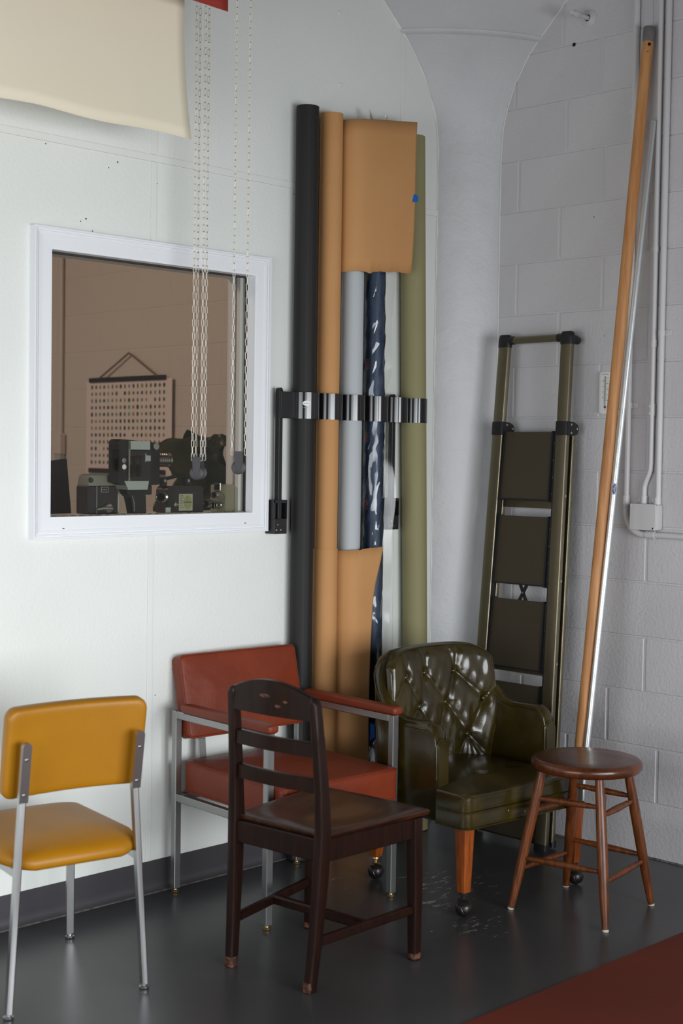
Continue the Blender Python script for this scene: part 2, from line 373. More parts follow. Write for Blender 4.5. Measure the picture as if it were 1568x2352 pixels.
for x, z in ((-1.968, 1.2265), (-1.217, 1.2265)): inst(slot, 'nail_slot', w1, (x, -.0178, z))
# ledge behind the pane
MB().span((-2.3, WT+.001, 1.165), (-.75, .62, 1.200), bev=.004).build('trim_1', mat('ledge_wood', (92, 70, 54), .5))['kind'] = 'structure'

# ================================================================== PAPER ROLLS AND THEIR RACK
M_KRAFT = mat('kraft_paper', (190, 140, 88), .75, c2=(183, 132, 81), cs=3, bump=.0003, bs=300)
M_CARD = mat('cardboard', (150, 120, 88), .85)
def roll_paper(name, x, y, r, z1, m, step, parent, lean=(0, 0), z0=.003, n=56):
    """one coil of paper: the outer turn ends in a visible step at angle 'step'"""
    loops = []
    ths = [math.radians(step)+2*PI*k/n for k in range(n)]
    prof = [r-(.0016 if k == 0 else .0016*(1-min(1, k/(n-1)*1.0)))+0 for k in range(n)]
    inner = r-.012
    for q, z in ((0, z0+.0), (1, z0), (1, z1), (0, z1)):
        loops.append([((prof[k] if q else inner)*math.cos(ths[k])+lean[0]*(z/2.7), (prof[k] if q else inner)*math.sin(ths[k])+lean[1]*(z/2.7), z) for k in range(n)])
    loops.append(loops[0])
    mb = MB().loft(loops, cap0=False, cap1=False)
    return mb.build(name, m, parent, ang=28)
def roll(label, x, y, r, z1, m, step, lean=(0, 0)):
    t = thing('paper_roll', label, 'paper roll', (x, y, 0), group='paper rolls leaning in the wall rack')
    roll_paper('paper', x, y, r, z1, m, step, t, lean)
    c = MB(); L = [[((r-q)*math.cos(a)+lean[0]*z/2.7, (r-q)*math.sin(a)+lean[1]*z/2.7, z) for a in np.linspace(0, 2*PI, 25)[:-1]] for q, z in ((.0125, .004), (.0125, z1-.006), (.0165, z1-.006), (.0165, .004))]; L.append(L[0])
    c.loft(L, cap0=False, cap1=False).build('core', M_CARD, t)
    return t
RY = -.047
M_BLKP = mat('black_paper', (31, 30, 30), .6, c2=(28, 27, 27), cs=2, spec=.35)
roll('tall black paper roll, leftmost in the wall rack', -.970, RY, .0415, 2.705, M_BLKP, 247)
kr = roll('brown kraft paper roll with loose torn sheets, second from the left in the rack', -.851, RY, .0425, 2.70, M_KRAFT, 120)
# torn lower layer of the kraft roll: a sleeve round the roll and the sheet that hangs off it
def torn(u, s): return .0012*math.sin(1.3*u+s)+.0010*math.sin(3.1*u+2*s)+.0006*math.sin(9*u+s)-.006*math.exp(-((u-2.2)/.25)**2)
mb = MB(); n = 50; L = []
for j in range(9):
    ring = []
    for k in range(n):
        a = math.radians(-170)+2*PI*k/n; top = 1.128+torn(a, 1)*.7; z = .004+(top-.004)*j/8; rad = .0448+.0006*math.sin(3*a+j); ring.append((rad*math.cos(a), rad*math.sin(a), z))
    L.append(ring)
mb.loft(L, cap0=False, cap1=False).build('torn_layer', M_KRAFT, kr)
def sheet(fn, nu, nv, th, name, m, parent, label=None):
    mb = MB().grid(fn, nu, nv); o = mb.build(name, m, parent, label, ang=60)
    md = o.modifiers.new('thickness', 'SOLIDIFY'); md.thickness = th; md.offset = 0; return o
def low_flap(u, v):
    x = .0440+u*(.138+.010*(v-.5)+.02*smooth(.8, 1, v)*1); top = 1.118+.012*u+torn(u*6, 4)*.8
    if v > 0: x += u*(-.022*math.sin(v*PI)*1+.016*smooth(.85, 1, v)-.0)
    return (x, -.066*(1-(1-u)**7)-.012*u-.010*math.sin(u*PI)*(1-v), .004+(top-.004)*v)
sheet(low_flap, 24, 24, .0006, 'loose_sheet', M_KRAFT, kr, 'loose lower kraft sheet torn along its top edge')
def top_flap(u, v):
    z1 = 2.682+.042*u; z0 = 2.135+torn(u*7, 2)+.022*u; w = .322+.022*v
    x = .043*(1-u)**30+u*w+.030*(1-(1-u)**30); y = -.072*(1-(1-u)**14)-.010*u-.004*math.sin(v*5)*u
    return (x, y, z0+(z1-z0)*v)
sheet(top_flap, 44, 10, .0006, 'loose_sheet', M_KRAFT, kr, 'loose upper kraft sheet spread in front of the other rolls')
M_TAPE = mat('blue_tape', (0, 92, 176), .5)
MB().loft([[(.336, -.080, 2.468), (.350, -.082, 2.460), (.376, -.088, 2.446), (.374, -.089, 2.426), (.330, -.082, 2.418)], [(.336, -.0792, 2.468), (.350, -.0812, 2.460), (.376, -.0872, 2.446), (.374, -.0882, 2.426), (.330, -.0812, 2.418)]]).build('tape', M_TAPE, kr, 'blue masking tape on the upper sheet')
MB().loft([[(.166, -.082, .475), (.186, -.084, .462), (.190, -.084, .418), (.166, -.082, .408)], [(.166, -.0812, .475), (.186, -.0832, .462), (.190, -.0832, .418), (.166, -.0812, .408)]]).build('tape', M_TAPE, kr, 'blue masking tape on the lower sheet')
roll('pale blue grey paper roll beside the brown kraft roll', -.731, RY, .0425, 2.62, mat('grey_paper', (176, 181, 184), .7, c2=(173, 178, 181), cs=2), 60)
nv = roll('navy roll sealed in crinkled clear plastic, right of the pale grey roll', -.613, RY, .0372, 2.62, mat('navy_paper', (34, 56, 84), .5, c2=(29, 48, 73), cs=3), 80, (-.022, 0))
for o_ in [c for c in nv.children]: o_.location.x = .018
# plastic sleeve: a loose crumpled tube with a seam fin on its right
M_PLAST = clear_mat('clear_plastic', (.97, .98, .99), gloss=.025, rough=.07, bump=.004, bs=9, fres=1.40, stretch=(1.6, 1.6, .8))
M_FIN = clear_mat('plastic_fold', (.93, .94, .94), gloss=.02, rough=.18, fres=1.3)
def crk(a, z): return .0020*math.sin(5*a+z*23)+.0018*math.sin(3*a-z*41+1)+.0016*math.sin(9*a+z*67)*math.sin(z*13)
L = []
for j in range(76):
    z = .005+2.66*j/75; ring = []; tp = smooth(2.60, 2.665, z)
    for k in range(15):
        a = 2*PI*(k+.5*(j % 2)+rng.uniform(-.22, .22))/15; zz_ = z+(rng.uniform(-.011, .011) if 0 < j < 75 else 0)
        r_ = .0400+abs(crk(a, z))*.45+rng.uniform(-.0014, .0018)-.020*tp*(.6+.4*math.sin(3*a)); ring.append((.018-.022*zz_/2.7+r_*math.cos(a), r_*math.sin(a), zz_))
    L.append(ring)
sl = MB().loft(L, cap0=False, cap1=True); sl.f = [t for q in sl.f for t in (((q[0], q[1], q[2]), (q[0], q[2], q[3])) if len(q) == 4 else (q,))]; sl.mi = [0]*len(sl.f)
sl.build('plastic_sleeve', M_PLAST, nv, ang=16)
def fin(u, v):
    z = .01+2.60*v; wv = .016+.009*math.sin(z*6.3+.5)+.005*math.sin(z*15)+.016*smooth(1.55, 1.35, z)*smooth(1.05, 1.3, z); wv *= 1-smooth(1.52, 1.575, z)*smooth(1.77, 1.71, z); tk = .014*smooth(1.52, 1.575, z)*smooth(1.77, 1.71, z)
    return (.018-.022*z/2.7+.036-tk+u*max(.003, wv), -.024-.003*math.sin(z*25)-.020*u, z)
MB().grid(fin, 4, 90).build('plastic_seam', M_FIN, nv, ang=80)
def tuft(u, v):
    return (-.108+.128*u, -.022+.018*math.sin(u*9+v*4)-.01*v, 2.640+v*(.072+.036*math.exp(-((u-.33)/.10)**2)+.030*math.exp(-((u-.80)/.16)**2)-.05*(u < .04)-.05*(u > .96)))
MB().grid(tuft, 30, 10).build('plastic_sleeve', M_PLAST, nv, 'gathered top of the plastic sleeve', ang=15)
M_HATCH = mat('red_print', (186, 96, 84), .6)
for z in (1.790, 1.515, 1.262, .985):
    mb = MB()
    for s in range(6):
        q = [];
        for dz in (0, .0034):
            for da in (0, .36):
                a = math.radians(172)+da*1.0; q.append((.018-.022*z/2.7+.0378*math.cos(a), .0378*math.sin(a), z+s*.0066+dz+da*.012))
        mb.add(q, [(0, 1, 3, 2)])
    mb.build('printed_mark', M_HATCH, nv)
roll('olive green paper roll, rightmost in the wall rack', -.336, RY-.003, .0492, 2.690, mat('olive_paper', (138, 132, 94), .7, c2=(133, 127, 89), cs=2), 40, (-.085, .0))

# rack: two hinged arms on wall brackets, carrying a row of six clips
rk = thing('roll_rack', 'black wall rack with six glossy clips holding the paper rolls', 'rack', (0, 0, 0))
ctr = [-.970, -.852, -.734, -.609, -.499, -.389]; RZ0, RZ1 = 1.596, 1.690
def clip(cx, first, wdt):
    r_ = .0555; pts = []; n = 44
    for k in range(n+1):
        a = math.radians(176+188*k/n); g = .0007*math.cos(k*1.35)+.0003*math.cos(k*2.9+1) if 14 < k < 25 else 0
        pts.append((cx+(r_+g)*math.cos(a), RY+(r_+g)*math.sin(a)))
    th = .0024; inn = [(cx+(p[0]-cx)*(1-th/r_), RY+(p[1]-RY)*(1-th/r_)) for p in pts][::-1]
    return MB().loft([[(x, y, z) for x, y in pts+inn] for z in (RZ0, RZ0+.002, RZ1-.002, RZ1)])
for i, cx in enumerate(ctr):
    c = clip(cx, i == 0, .117).build('clip', M_BLACKG, rk, ang=50)
    if i == 0: c0 = c
# back strip that ties the clips, and the plate to the left arm
MB().span((-1.090, RY-.010, RZ0), (-1.024, RY-.004, RZ1), bev=.001).build('end_plate', M_BLACK, rk)
for a, b in zip(ctr[:-1], ctr[1:]): MB().span(((a+b)/2-.0035, RY-.010, RZ0), ((a+b)/2+.0035, RY+.010, RZ1), bev=.001).build('link_strip', M_BLACK, rk)
for x in (-1.078, -.492):
    a = MB().span((x-.009, -.045, 1.205), (x+.009, -.022, 1.695), bev=.002); a.lathe([(.0092, 0), (.0092, .018)], 16, M=Matrix.Translation((x, -.0245, 1.695)) @ Matrix.Rotation(PI/2, 4, 'X'))
    a.build('arm', M_BLACK, rk)
    b = MB(); b.span((x-.030, -.012, 1.186), (x+.034, -.002, 1.306), bev=.001)
    b.span((x-.030, -.050, 1.186), (x+.030, -.012, 1.240), bev=.0015).span((x-.030, -.05, 1.240), (x-.026, -.012, 1.306)).span((x+.026, -.05, 1.240), (x+.030, -.012, 1.306)).span((x-.030, -.050, 1.296), (x+.030, -.046, 1.306))
    bo = b.build('bracket', M_BLACK, rk)
    for dx, z, m in ((-.021, 1.200, M_SCREW), (-.001, 1.200, M_SCREW), (-.014, 1.219, M_BRASS)):
        MB().lathe([(0, .002), (.003, .0018), (.0042, .0006), (.0042, 0)], 12, M=Matrix.Translation((x+dx, -.0502, z)) @ Matrix.Rotation(PI/2, 4, 'X')).build('screw', m, bo)
    MB().span((x-.0222, -.0128, 1.246), (x-.0165, -.0122, 1.292)).build('slot', M_WHITE, bo, 'pale slot in the bracket plate')
MB().span((-1.054, -.0133, 1.268), (-1.036, -.0123, 1.274)).build('maker_mark', M_WHITE, rk)
# sticker with its lettering, wrapped on the first clip
def on_clip(p, lift):
    a = math.radians(236)+p[0]/.0555; r_ = .0572+lift; return (ctr[0]+r_*math.cos(a), RY+r_*math.sin(a), 1.6505+p[1])
def disc(rx, ry, n=28): return [(0, 0)]+[(rx*math.cos(2*PI*k/n), ry*math.sin(2*PI*k/n)) for k in range(n)], [(0, 1+k, 1+(k+1) % n) for k in range(n)]
v, f = disc(.0135, .0090); st = MB().add([on_clip(p, .0006) for p in v], f).build('sticker', M_WHITE, rk, 'small white oval sticker on the leftmost clip', ang=60)
for s, sz, dx, dy in (('THE', .0042, 0, .0042), ('SAVAGE', .0058, 0, -.0012)):
    v, f = text_geo(s, sz); MB().add([on_clip((p[0]+dx, p[1]+dy), .0010) for p in v], f).build('lettering', M_INK, st)
v, f = text_geo('MADE IN CHINA', .0032); MB().add([on_clip((p[0]+.001, p[1]-.0150), .0008) for p in v], f).build('lettering', M_WHITE, rk)

# ================================================================== HANGING BACKDROPS AND CHAINS
M_CREAM = mat('cream_paper', (236, 226, 202), .7, c2=(233, 222, 197), cs=2, bump=.0004, bs=40)
M_RED = mat('red_paper', (150, 44, 34), .7)
def hung(label, rollname, y0, x1, zb, m, amp, curl, side=0):
    t = thing('hanging_backdrop', label, 'backdrop', (0, 0, 0))
    R = MB().lathe([(.052, 0), (.052, 2.0)], 32, M=Matrix.Translation((x1-2.0, y0+.052, 3.36)) @ Matrix.Rotation(PI/2, 4, 'Y')); R.build('paper_coil', m, t)
    def fn(u, v):
        z = zb+(3.36-zb)*v; d = max(0, (zb+.40-z)/.40); x = x1-2.0+2.0*u
        return (x+side*d*d, y0-curl*d*d*(.35+.65*u)-amp*math.sin(u*23)*d*(1-.3*u)-.012*d*math.sin(u*9+1), z-.012*d*math.sin(u*13+.5)*amp*40*0+.012*(1-d)*0+((-.0022*math.sin(u*34-1.2)-.006*(u > .72)*math.sin(min(1, max(0, (u-.72)/.24))*PI))*d if amp else 0))
    sheet(fn, 60, 24, .0006, 'sheet', m, t); return t
hung('cream paper backdrop hanging above the window, its bottom edge curling', 'cream', -.30, -1.734, 2.428, M_CREAM, .0022, .034, .012)
hung('rust red paper backdrop hanging in front of the cream one, only a corner showing', 'red', -.455, -1.690, 2.793, M_RED, .0, .005)
br = thing('backdrop_bracket', 'grey wall bracket carrying the ends of the hanging backdrop rolls', 'bracket', (-1.60, 0, 3.36))
MB().span((-.02, -.62, -.02), (.02, 0, .02), bev=.003).span((-.04, -.02, -.16), (.04, 0, .16), bev=.003).build('bracket_arm', M_BLACK, br)
for y, x0 in ((-.248, -.16), (-.403, -.12)): MB().lathe([(.012, 0), (.012, abs(x0)+.14)], 16, M=Matrix.Translation((x0, y, .0)) @ Matrix.Rotation(PI/2, 4, 'Y')).build('spindle', M_SCREW, br)

M_CHAIN = mat('chain_plastic', (224, 219, 206), .35)
M_JOIN = mat('chain_joint', (120, 86, 80), .5)
M_WEIGHT = mat('weight_plastic', (50, 48, 50), .5)
lk = MB(); lp = []
for k in range(10):
    a = 2*PI*k/10; lp.append((.0036*math.cos(a), 0, (.0088 if math.sin(a) > 0 else -.0088)+.0036*math.sin(a)))
lk.tube(lp, .00115, n=4, closed=True, flat=1); LINK = lk.mesh('link', M_CHAIN, 60)
JOIN = MB().lathe([(0, -.0030), (.0021, -.0018), (.0021, .0018), (0, .0030)], 6).mesh('joint', M_JOIN, 60)
def chain(label, x, y, sep, ang, zb, ztop=3.37):
    t = thing('bead_chain', label, 'chain', (x, y, 0), group='control chains of the hanging backdrops')
    dx, dy = math.cos(math.radians(ang))*sep/2, math.sin(math.radians(ang))*sep/2; pitch = .0218
    for s in (-1, 1):
        z = zb+.052; i = 0
        while z < ztop:
            inst(LINK, 'link', t, (s*dx, s*dy, z), (0, 0, math.radians(ang+random.uniform(-14, 14)+(70 if i % 2 else 0))))
            inst(JOIN, 'joint', t, (s*dx, s*dy, z+pitch/2), (0, PI/2, math.radians(ang+20))) if z < 2.95 else None
            z += pitch; i += 1
    Mx = Matrix.Translation((0, 0, zb)) @ Matrix.Rotation(math.radians(ang), 4, 'Z') @ Matrix.Rotation(PI/2, 4, 'X')
    wh = MB().lathe([(0, -.007), (.0195, -.007), (.0225, -.0055), (.0225, -.002), (.0185, 0), (.0225, .002), (.0225, .0055), (.0195, .007), (0, .007)], 28, M=Mx).build('pulley', M_WEIGHT, t)
    Rm = Matrix.Translation((0, 0, zb)) @ Matrix.Rotation(math.radians(ang), 4, 'Z')
    yoke = MB()
    for sy in (-1, 1):
        prof = [(-.0135, .052), (.0135, .052), (.0125, .022), (.0085, 0)]+[(.0085*math.cos(-a), .0085*math.sin(-a)) for a in (.6, 1.2, 1.57, 1.95, 2.55)]+[(-.0085, 0), (-.0125, .022)]
        yoke.loft([[(p, sy*.0078, q) for p, q in prof], [(p, sy*.0102, q) for p, q in prof]], M=Rm)
    yoke.span((-.0135, -.0078, .047), (.0135, .0078, .052), M=Rm); yoke.build('weight_yoke', M_WEIGHT, t); return t
chain('white chain loop with dark pulley weight, left one of the close pair', -1.545, -.150, .029, -45, 1.403)
chain('white chain loop with dark pulley weight, right one of the close pair', -1.5215, -.139, .029, -45, 1.4045)
chain('white chain loop with dark pulley weight hanging apart, nearest the black paper roll', -1.495, -.30, .043, -45, 1.424)

# ================================================================== FLOOR MAT
M_MAT = mat('rust_mat', (94, 35, 19), .8, spec=.25, c2=(87, 32, 17), cs=2, bump=.0004, bs=120)
tag(MB().span((-3.7, -4.3, .0005), (-.28, -1.443, .004), bev=.001).build('floor_mat', M_MAT), 'flat rust red mat on the dark floor in the lower right corner', 'mat')

# ================================================================== POLES, LADDER
M_POLE = mat('pole_wood', (198, 144, 90), .5, c2=(172, 114, 64), cs=3, cdet=5, stretch=(22, 22, 1.0), bump=.0004, bs=20)
pb, pt = Vector((-.292, -.757, .0)), Vector((-.036, -.848, 3.03)); ax = (pt-pb)
t = thing('wooden_pole', 'tall round wooden pole leaning against the block wall', 'pole', pb)
Mz = rot_to(ax); Lp = ax.length
MB().lathe([(.0195, 0), (.021, .002), (.021, Lp-.055)], 28, M=Mz).build('shaft', M_POLE, t)
MB().lathe([(.0212, Lp-.055), (.0212, Lp-.003), (.0195, Lp)], 28, M=Mz).build('grey_end', mat('grey_dip', (120, 116, 112), .6, c2=(105, 102, 98), cs=30), t, 'grey painted top end')
vd = (CAM-pt); vd.z = 0; vd.normalize(); zz = ax.normalized(); vd = (vd-zz*vd.dot(zz)).normalized(); sd = zz.cross(vd)
for l, r_, dd in ((Lp-.068, .0062, .0), (Lp-.094, .0022, -.003)):
    MB().lathe([(r_, 0), (r_*.9, -.003), (0, -.003)], 12, M=at(rot_to(vd), zz*l+vd*.0211+sd*(.006+dd))).build('screw_hole', M_DARK, t)
M_ALU = mat('brushed_silver', (222, 226, 226), .30, .75, bump=.0002, bs=300, stretch=(1, 1, .02))
tb, tt = Vector((-.307, -.790, 0)), Vector((-.036, -.874, 2.69)); ax2 = tt-tb; Mz = rot_to(ax2); Lt = ax2.length
t = thing('metal_tube', 'thin silver metal tube leaning beside the wooden pole', 'tube', tb)
MB().lathe([(.0085, 0), (.0108, 0), (.0108, Lt), (.0085, Lt), (.0085, 0)], 24, M=Mz, cap=False).build('shaft', M_ALU, t)
zz = ax2.normalized(); vd = Vector((-.80, -.60, 0)); vd = (vd-zz*vd.dot(zz)).normalized(); sd = zz.cross(vd)
def on_tube(p, lift, L0=1.368):
    a = p[0]/.0108; q = zz*(L0+p[1])+(vd*math.cos(a)+sd*math.sin(a))*(.0108+lift); return tuple(q)
stk = MB().add([on_tube((x, y), .0004) for x in np.linspace(-.0085, .0085, 9) for y in (-.021, .021)], [(2*i, 2*i+2, 2*i+3, 2*i+1) for i in range(8)]).build('sticker', mat('sticker_grey', (186, 188, 200), .4), t, 'pale sticker with a dark blue oval')
vv = [(0, 0)]; ff = []
for ring in (1, 2): vv += [(.0071*ring/2*math.cos(2*PI*k/28), .0175*ring/2*math.sin(2*PI*k/28)) for k in range(28)]
ff = [(0, 1+k, 1+(k+1) % 28) for k in range(28)]+[(1+k, 29+k, 29+(k+1) % 28, 1+(k+1) % 28) for k in range(28)]
MB().add([on_tube(p, .0007) for p in vv], ff).build('oval', mat('sticker_blue', (34, 50, 112), .4), stk)
for s, sz, dx in (('THE', .0055, -.0035), ('SAVAGE', .0070, .0013)):
    v, f = text_geo(s, sz); MB().add([on_tube((dx-p[1], p[0]), .0011) for p in v], f).build('lettering', M_WHITE, stk)

# folded step ladder leaning on the block wall
M_BRONZE = mat('bronze_aluminium', (130, 122, 102), .25, .95, bump=.00025, bs=180, stretch=(60, 60, .25))
M_TREAD = mat('ribbed_tread', (84, 75, 60), .40, .55, bump=.0008, bs=70, stretch=(.25, 60, 60))
LD = thing('step_ladder', 'tall folded bronze step ladder leaning against the block wall', 'ladder', (-.215, -.400, 0))
up = Vector((.135, 0, 1.935)).normalized(); nx = Vector((-up.z, 0, up.x))     # nx points out of the ladder face, to the room
LM = Matrix(((0, nx.x, up.x, 0), (-1, 0, 0, 0), (0, nx.z, up.z, 0), (0, 0, 0, 1)))   # local: x to the right (-Y), y outwards, z up
def lx(z): return .200-.0135*z                                                    # half width to the rail's outer side, narrowing upwards
def rail(sgn, y, zb, zt, w=.050, d=.024, nm='rail'):
    pr = rr(w, d, .005, 3); loops = []
    for z in (zb, zt): loops.append([(sgn*(lx(z)-w/2)+p, y+q, z) for p, q in pr])
    return MB().loft(loops, M=LM).build(nm, M_BRONZE, LD, ang=25)
HT = 1.915
for s in (-1, 1):
    rail(s, .0, .02, HT); rail(s, -.040, .03, 1.575, .046, .020, 'rear_rail')
    # top corner, collar, foot
    c = MB(); xc = s*(lx(HT)-.025)
    c.loft([[(xc+a*k, b*k2, z) for a, b in rr(.056, .030, .010, 4)] for z, k, k2 in ((HT-.012, 1, 1), (HT+.012, 1, 1), (HT+.028, .93, .97), (HT+.036, .78, .85))], M=LM)
    c.tube([(xc, 0, HT+.014), (xc-s*.044, 0, HT+.014)], .0165, 14, M=LM)
    if s > 0: c.tube([(xc, 0, HT+.014), (xc+.010, -.030, HT+.010), (xc+.014, -.050, HT+.006)], [.018, .018, .014], 12, M=LM)
    c.build('corner_cap', M_BLACK, LD)
    zc = 1.585; xk = s*(lx(zc)-.025)
    k = MB().loft([[(xk+a, b-.001, z) for a, b in rr(.056, .031, .006, 3)] for z in (zc-.026, zc+.026)], M=LM)
    # side plate of the collar reaching to the rear rail
    pl = [(-.075*0-.010, -.026), (.016, -.026), (.016, .026), (-.022, .026), (-.048, .018), (-.058, .002), (-.050, -.018), (-.026, -.026)]
    for x0 in ((xk+.0285, xk+.0315),): k.loft([[(x, q[0], zc+q[1]) for q in pl] for x in x0], M=LM)
    kb = k.build('collar', M_BLACK, LD)
    for yy, z in ((-.008, .015), (-.010, -.016), (-.046, .002)):
        if s > 0 or 1: MB().lathe([(0, .0022), (.0036, .0016), (.0048, 0)], 10, M=LM @ at(rot_to((1, 0, 0), (0, 0, 1)), (xk+.0316, yy, zc+z))).build('rivet', M_SCREW, kb)
    MB().loft([[(s*(lx(0)-.025)+a, b, z) for a, b in rr(.056, .032, .006, 3)] for z in (.0, .024)], M=LM).build('foot', M_BLACK, LD)
    MB().loft([[(s*(lx(0)-.023)+a, b-.045, z) for a, b in rr(.050, .026, .006, 3)] for z in (.01, .036)], M=LM).build('foot', M_BLACK, LD)
zb = HT+.014; MB().tube([(-lx(zb)+.05, 0, zb), (lx(zb)-.05, 0, zb)], .0145, 16, M=LM).build('top_bar', M_BRONZE, LD)
mb = MB()
for z in (.66, 1.297): MB().span((-lx(z)+.012, -.047, z-.016), (lx(z)-.012, -.033, z+.012), M=LM, bev=.001).build('rear_crossbar', M_BRONZE, LD)
for s in (-1, 1): MB().loft([[(s*(lx(z)-.0505)+a, b-.001, z) for a, b in ((-.004, -.0115), (.004, -.0115), (.004, .0105), (-.004, .0105))] for z in (.08, 1.55)], M=LM).build('shade_strip', M_BLACK, LD)  # added black strips, standing in for the shade on the rails' inner sides
rv = MB().lathe([(0, .0022), (.0028, .0016), (.0036, 0)], 8).mesh('rivet', M_SCREW)
for i, zt in enumerate((1.572, 1.247, .925, .605, .285)):
    zb_ = zt-.262; w_ = lx(zt)-.052; w2_ = lx(zb_)-.052; tilt = .012
    st = MB().loft([[(-w_+.012, .003, zt), (w_-.020, .003, zt), (w_-.020, -.013, zt), (-w_+.012, -.013, zt)], [(-w2_+.012, .010, zb_), (w2_-.020, .010, zb_), (w2_-.020, -.006, zb_), (-w2_+.012, -.006, zb_)]], M=LM).build('tread', M_TREAD, LD)
    MB().loft([[(w_-.020, .007, zt+.003), (w_-.013, .007, zt+.003), (w_-.013, -.022, zt+.003), (w_-.020, -.022, zt+.003)], [(w2_-.020, .014, zb_-.004), (w2_-.013, .014, zb_-.004), (w2_-.013, -.016, zb_-.004), (w2_-.020, -.016, zb_-.004)]], M=LM).build('end_cap', M_BLACK, st)
    MB().loft([[(-w_+.006, .007, zt+.003), (-w_+.012, .007, zt+.003), (-w_+.012, -.018, zt+.003), (-w_+.006, -.018, zt+.003)], [(-w2_+.006, .014, zb_-.004), (-w2_+.012, .014, zb_-.004), (-w2_+.012, -.012, zb_-.004), (-w2_+.006, -.012, zb_-.004)]], M=LM).build('end_cap', M_BLACK, st)
    MB().loft([[(-w2_+.010, .012, zb_-.002), (w2_-.018, .012, zb_-.002), (w2_-.018, -.008, zb_-.002), (-w2_+.010, -.008, zb_-.002)], [(-w2_+.010, .012, zb_+.004), (w2_-.018, .012, zb_+.004), (w2_-.018, -.008, zb_+.004), (-w2_+.010, -.008, zb_+.004)]], M=LM).build('front_edge', M_BLACK, st)
    MB().tube([(-lx(zb_+.02)+.045, -.004, zb_+.02), (-w2_+.004, .002, zb_+.02)], .008, 10, M=LM).build('pivot', M_BLACK, st)
    pl = MB().loft([[(q_-.014, -.014, z_), (q_+.002, -.014, z_), (q_+.002, .003, z_), (q_-.014, .003, z_)] for q_, z_ in ((w2_, zb_-.006), (w_, zt-.004))], M=LM).build('hinge_plate', M_BLACK, st)
    for q in range(4):
        z = zt-.045-q*.064; xx = w_+(w2_-w_)*((zt-z)/.262); inst(rv, 'rivet', LD, LM @ Vector((xx-.006, .0032, z)), (LM @ rot_to((0, 1, 0))).to_euler())
for z in (1.33, 1.01, .70, .38): inst(rv, 'rivet', LD, LM @ Vector((lx(z)+.001, -.002, z)), (LM @ rot_to((1, 0, 0))).to_euler(), (1.5, 1.5, 1.5))
for z in (1.325, 1.295, .70, .66): inst(rv, 'rivet', LD, LM @ Vector((lx(z)-.0005, -.040, z)), (LM @ rot_to((1, 0, 0))).to_euler())
mb = MB()
for s in (-1, 1): mb.bar((s*.030, -.018, .895), (-s*.030, -.018, 1.012), .014, .003, (1, 0, 0), M=LM)
xb = mb.build('spreader', M_BLACK, LD)
inst(rv, 'rivet', xb, LM @ Vector((0, -.0145, .953)), (LM @ rot_to((0, 1, 0))).to_euler(), (1.3, 1.3, 1.3))

# ================================================================== CONDUITS, BOX, THERMOMETER
def strap(y, z, r_, parent, hole_y):
    mb = MB(); L = [[(-.0135+(r_+q)*math.cos(a), y+(r_+q)*math.sin(a), zz_) for a in np.linspace(0, 2*PI, 17)[:-1]] for q, zz_ in ((.0018, z-.010), (.0018, z+.010))]
    mb.loft(L).span((-.004, y+(hole_y-.012 if hole_y < 0 else 0), z-.010), (-.0008, y+(0 if hole_y < 0 else hole_y+.012), z+.010), bev=.0008)
    o = mb.build('strap', M_CONDUIT, parent)
    MB().lathe([(0, .003), (.004, .002), (.005, 0)], 10, M=at(rot_to((-1, 0, 0)), (-.0042, y+hole_y, z))).build('screw', M_CONDUIT, o)
c1 = thing('conduit', 'painted conduit that bends right under the junction box', 'conduit')
y0 = -.779; r_ = .0118
MB().tube([(-.0135, y0, 3.9), (-.0135, y0, 1.315)], r_, 16).build('pipe', M_CONDUIT, c1)
MB().tube([(-.015, y0, 1.335), (-.015, y0, 1.298)], .0150, 16).build('coupling', M_CONDUIT, c1)
el = [(-.0150, y0, 1.30), (-.0150, y0, 1.285)]+[(-.0150, y0-.082+.082*math.cos(a), 1.279-.086*math.sin(a)) for a in np.linspace(.1, PI/2, 10)]+[(-.0150, y0-.098, 1.193)]
MB().tube(el, .0126, 16).build('elbow', M_CONDUIT, c1)
MB().tube([(-.0150, y0-.094, 1.193), (-.0150, y0-.130, 1.193)], .0150, 16).build('coupling', M_CONDUIT, c1)
MB().tube([(-.0150, y0-.126, 1.193), (-.0150, -1.70, 1.192)], .0118, 16).build('pipe', M_CONDUIT, c1)
strap(y0, 1.668, r_, c1, -.024); strap(y0, 2.745, r_, c1, .020)
c2 = thing('conduit', 'painted conduit with an offset bend, left of the two running into the box', 'conduit')
MB().tube([(-.0135, -.883, 3.9), (-.0135, -.883, 1.455)]+[(-.0135, -.883+.026*smooth(0, 1, k/6), 1.445-.085*k/6) for k in range(1, 7)]+[(-.0135, -.857, 1.31)], .0102, 16).build('pipe', M_CONDUIT, c2)
MB().tube([(-.0135, -.857, 1.335), (-.0135, -.857, 1.305)], .0128, 16).build('connector', M_CONDUIT, c2)
MB().tube([(-.0135, -.883, 1.672), (-.0135, -.883, 1.628)], .0122, 16).build('coupling', M_CONDUIT, c2)
scr = MB().lathe([(0, .004), (.0042, .003), (.0055, 0)], 12).mesh('screw', M_CONDUIT)
for z in (1.663, 1.637): inst(scr, 'screw', c2, (-.0245, -.878, z), rot_to((-1, .5, 0)).to_euler())
inst(scr, 'screw', c2, (-.020, -.843, 1.322), rot_to((-.5, 1, 0)).to_euler())
strap(-.883, 2.231, .0102, c2, .018); 
c3 = thing('conduit', 'straight painted conduit, right of the two running into the box', 'conduit')
MB().tube([(-.0135, -.916, 3.9), (-.0135, -.916, 1.31)], .0110, 16).build('pipe', M_CONDUIT, c3)
MB().tube([(-.0135, -.914, 1.332), (-.0135, -.914, 1.305)], .0135, 16).build('connector', M_CONDUIT, c3)
